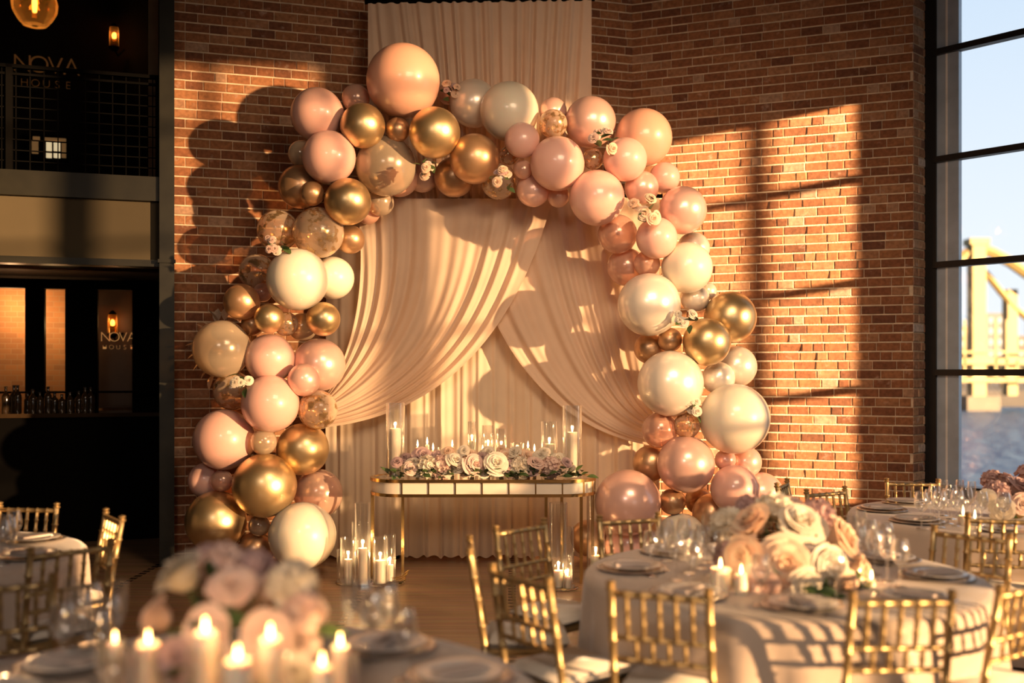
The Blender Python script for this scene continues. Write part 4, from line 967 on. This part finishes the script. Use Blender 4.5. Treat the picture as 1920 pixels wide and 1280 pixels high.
for px, d in ((1222,4.72),(1245,4.85),(1268,4.62),(1292,4.78),(1316,4.9),(1300,4.45),(1338,4.72),(1250,5.1),(1282,5.12),(1426,4.12),(1568,4.2),(1610,4.9),(1640,4.75),(1664,4.6),(1688,4.48),(1630,5.1),(1660,5.0)): glass(px, d, 'R', WG, .95)
for px, d in ((1325,5.05),(1348,5.1),(1596,5.05),(1615,5.2)): glass(px, d, 'R', FLUTE)
for px, d in ((118,3.2),(150,3.35),(185,3.1),(205,3.3),(170,3.5),(700,3.35),(725,3.5),(757,3.12),(680,3.55),(210,2.75)): glass(px, d, 'F')
for px, d in ((135,3.5),(225,3.45),(655,3.5)): glass(px, d, 'F', FLUTE)
for px, d in ((1728,6.15),(1745,6.3),(1762,6.2),(1778,6.35),(1795,6.25),(1812,6.4),(1752,6.5),(1784,6.55),(1840,6.2),(1882,6.15)): glass(px, d, 'W')
for px, d in ((1770,6.7),(1800,6.7),(1822,6.6)): glass(px, d, 'W', FLUTE)
for px, d in ((4,5.0),(18,5.1),(10,5.2),(26,5.35)): glass(px, d, 'L')
for (key, nm), L in glasses.items():
    rank(L, '%%s %s from the left on the %s' % ('champagne flute' if 'flute' in nm else 'wine glass', TABLES[key][3]))

# centrepieces
def centre(label, key, heads, base, leafn, seed, extra=None):
    q = random.Random(seed); x, y, R, nm = TABLES[key]; root = thing('flower_centrepiece', label, 'flowers', (x, y, TH), 0, 'flower centrepieces'); o0 = root.location
    cen = Vector((0,0,0)); pts = []
    for px, py, r, dd, col in heads: pts.append((P(px, py, dd)-Vector(o0), r*dd/F, col))
    cen = sum((p for p, _r, _c in pts), Vector())/len(pts); cen.z -= .05
    for p, r, col in pts:
        dv = (p-cen)+Vector((0,-.12,.06)); head(root, 'flower_head', ROSE[col[:2]][{'r': q.randrange(3), 'f': 3+q.randrange(2)}[col[2]]], p, r, dv, q)
    MB().lathe([(.001,.0),(.075,.0),(.11,.03),(.12,.07),(.112,.07),(.10,.03),(.001,.01)], 24).build('bowl', M['goldm'], root, loc=(cen.x, cen.y, 0))
    for p, r, col in pts:
        MB().tube([(cen.x, cen.y, .04), ((cen.x+p.x)/2, (cen.y+p.y)/2, p.z*.55), p], .004, 5).build('stem', M['leaf'], root)
    leaves(root, [(pts[q.randrange(len(pts))][0]*.8+cen*.2+Vector((q.uniform(-.06,.06), q.uniform(-.06,.06), q.uniform(-.07,.02))), (q.uniform(-1,1), q.uniform(-1,.5), q.uniform(-.5,.7))) for _ in range(leafn)], .085, q)
    if extra:
        for (px, py, dd, r) in extra:
            leaves(root, [(P(px,py,dd)-Vector(o0)+Vector((q.uniform(-1,1)*r, q.uniform(-1,.5)*r, q.uniform(-.3,.5)*r)), (q.uniform(-1,1), q.uniform(-1,.2), q.uniform(-.1,.8))) for _ in range(16)], .07, q); continue
            m_ = MB(); m_.grid(lambda u, v: Vector((cos(u*2*pi)*sin(v*pi)*r*(1+.15*sin(u*25)), sin(u*2*pi)*sin(v*pi)*r*.7, cos(v*pi)*r*.5*(1+.2*sin(u*31+v*20)))), 24, 12); p = P(px,py,dd)-Vector(o0); m_.build('moss', M['moss'], root, loc=(p.x, p.y, r*.5))
    return root
centre('sunlit centrepiece of big peach and cream roses on the round table', 'R',
  [(1412,985,44,4.7,'per'),(1498,990,50,4.65,'pwr'),(1572,1012,44,4.65,'per'),(1366,985,36,4.8,'pwf'),(1452,962,40,4.85,'pwf'),(1530,972,36,4.9,'pmf'),(1472,1056,50,4.5,'per'),(1398,1045,42,4.55,'per'),(1546,1062,44,4.5,'pwr'),(1606,1072,34,4.6,'per'),(1430,1092,36,4.4,'ppr'),(1510,1098,34,4.4,'pwr'),(1580,1095,30,4.4,'per'),(1365,1040,30,4.75,'pmf'),(1480,960,30,5.0,'ppf'),(1405,955,26,5.0,'pmf')],
  None, 26, 31, [(1545,1112,4.35,.07),(1600,1100,4.5,.06)])
centre('blurred centrepiece of white and blush roses on the front table', 'F',
  [(345,1082,56,2.85,'pwr'),(436,1108,46,2.75,'ppr'),(425,1060,40,3.0,'ppf'),(478,1072,40,3.0,'pmf'),(500,1110,34,2.85,'ppr'),(545,1100,48,2.85,'pwf'),(570,1150,44,2.8,'ppf'),(395,1180,46,2.65,'ppr'),(500,1190,50,2.65,'ppr'),(300,1160,44,2.8,'ppr'),(565,1200,40,2.75,'ppr'),(340,1235,42,2.6,'pmr'),(455,1250,42,2.6,'ppr'),(545,1255,40,2.6,'pwr'),(390,1050,32,3.1,'pmf'),(275,1235,38,2.75,'ppr')],
  None, 34, 32)
centre('dusky rose centrepiece on the window table at the right edge', 'W',
  [(1868,925,24,6.6,'pmf'),(1905,915,25,6.7,'pmr'),(1885,903,20,6.8,'pmr'),(1852,935,18,6.5,'pwr'),(1912,945,23,6.5,'ppr'),(1940,930,28,6.6,'ppr'),(1880,955,24,6.45,'pwr'),(1860,900,20,6.9,'pmf'),(1930,895,26,6.9,'pmf')], None, 24, 33)

# candles on the banquet tables
def tcandle(px, flame_py, d, r, key, group, kind, vot=None, light=0, fl=1.6):
    k = d/F; z = CAMZ-(flame_py-HY)*k-TH-.015
    candle(PF(px, d, TH+.001+(.006 if vot else 0)), r, max(z, .03), key, group, fl, light, kind)
    if vot: hurricane(PF(px, d, TH+.001), vot[0], vot[1], key, 'votive glasses', 'votive', 'votive_glass', prof=[(.001,.004),(vot[0]*.7,.004),(vot[0],.03),(vot[0]*1.03,vot[1]*.6),(vot[0]*.9,vot[1]),(vot[0]*.9-.003,vot[1]),(vot[0]*1.03-.003,vot[1]*.6),(vot[0]-.003,.032),(.001,.008)])
GF = 'candles on the front table'
for px, py, d, r, vr, vh, lt in ((385,1178,2.42,.026,.046,.30,.9),(507,1190,2.42,.026,.05,.28,.9),(446,1230,2.30,.03,.044,.22,.6),(638,1205,2.7,.024,.048,.2,.8),(604,1243,2.5,.024,.04,.16,.5),(216,1200,2.85,.02,.036,.16,.5),(278,1200,2.62,.03,.042,.24,.7),(412,1190,2.75,.018,.03,.2,0)):
    tcandle(px, py, d, r, 'F', GF, 'votive_candle', (vr, vh), lt*.9, .72)
GR = 'candles on the sunlit table'
for px, py, d, r, lt in ((1351,1058,4.42,.046,.7),(1390,1070,4.35,.03,.4),(1612,1078,4.5,.03,.5),(1634,1090,4.5,.017,.0)): tcandle(px, py, d, r, 'R', GR, 'pillar_candle', None, lt*.6, .9)
for px, py, d, r in ((1806,962,6.35,.03),(1828,968,6.3,.02)): tcandle(px, py, d, r, 'W', 'candles on the window table', 'pillar_candle', None, .3, 1.2)
NM = {'st': 'the sweetheart table', 'fl': 'the floor trays left of the sweetheart table', 'fr': 'the floor right of the sweetheart table', 'F': 'the front table', 'R': 'the sunlit round table', 'W': 'the window table'}
for key, L in candles.items(): rank(L, '%%s lit cream candle from the left on %s' % NM[key])
for key, L in hurr.items(): rank(L, '%%s %s from the left on %s' % ('blush votive glass' if key == 'F' else 'clear hurricane glass', NM[key]))
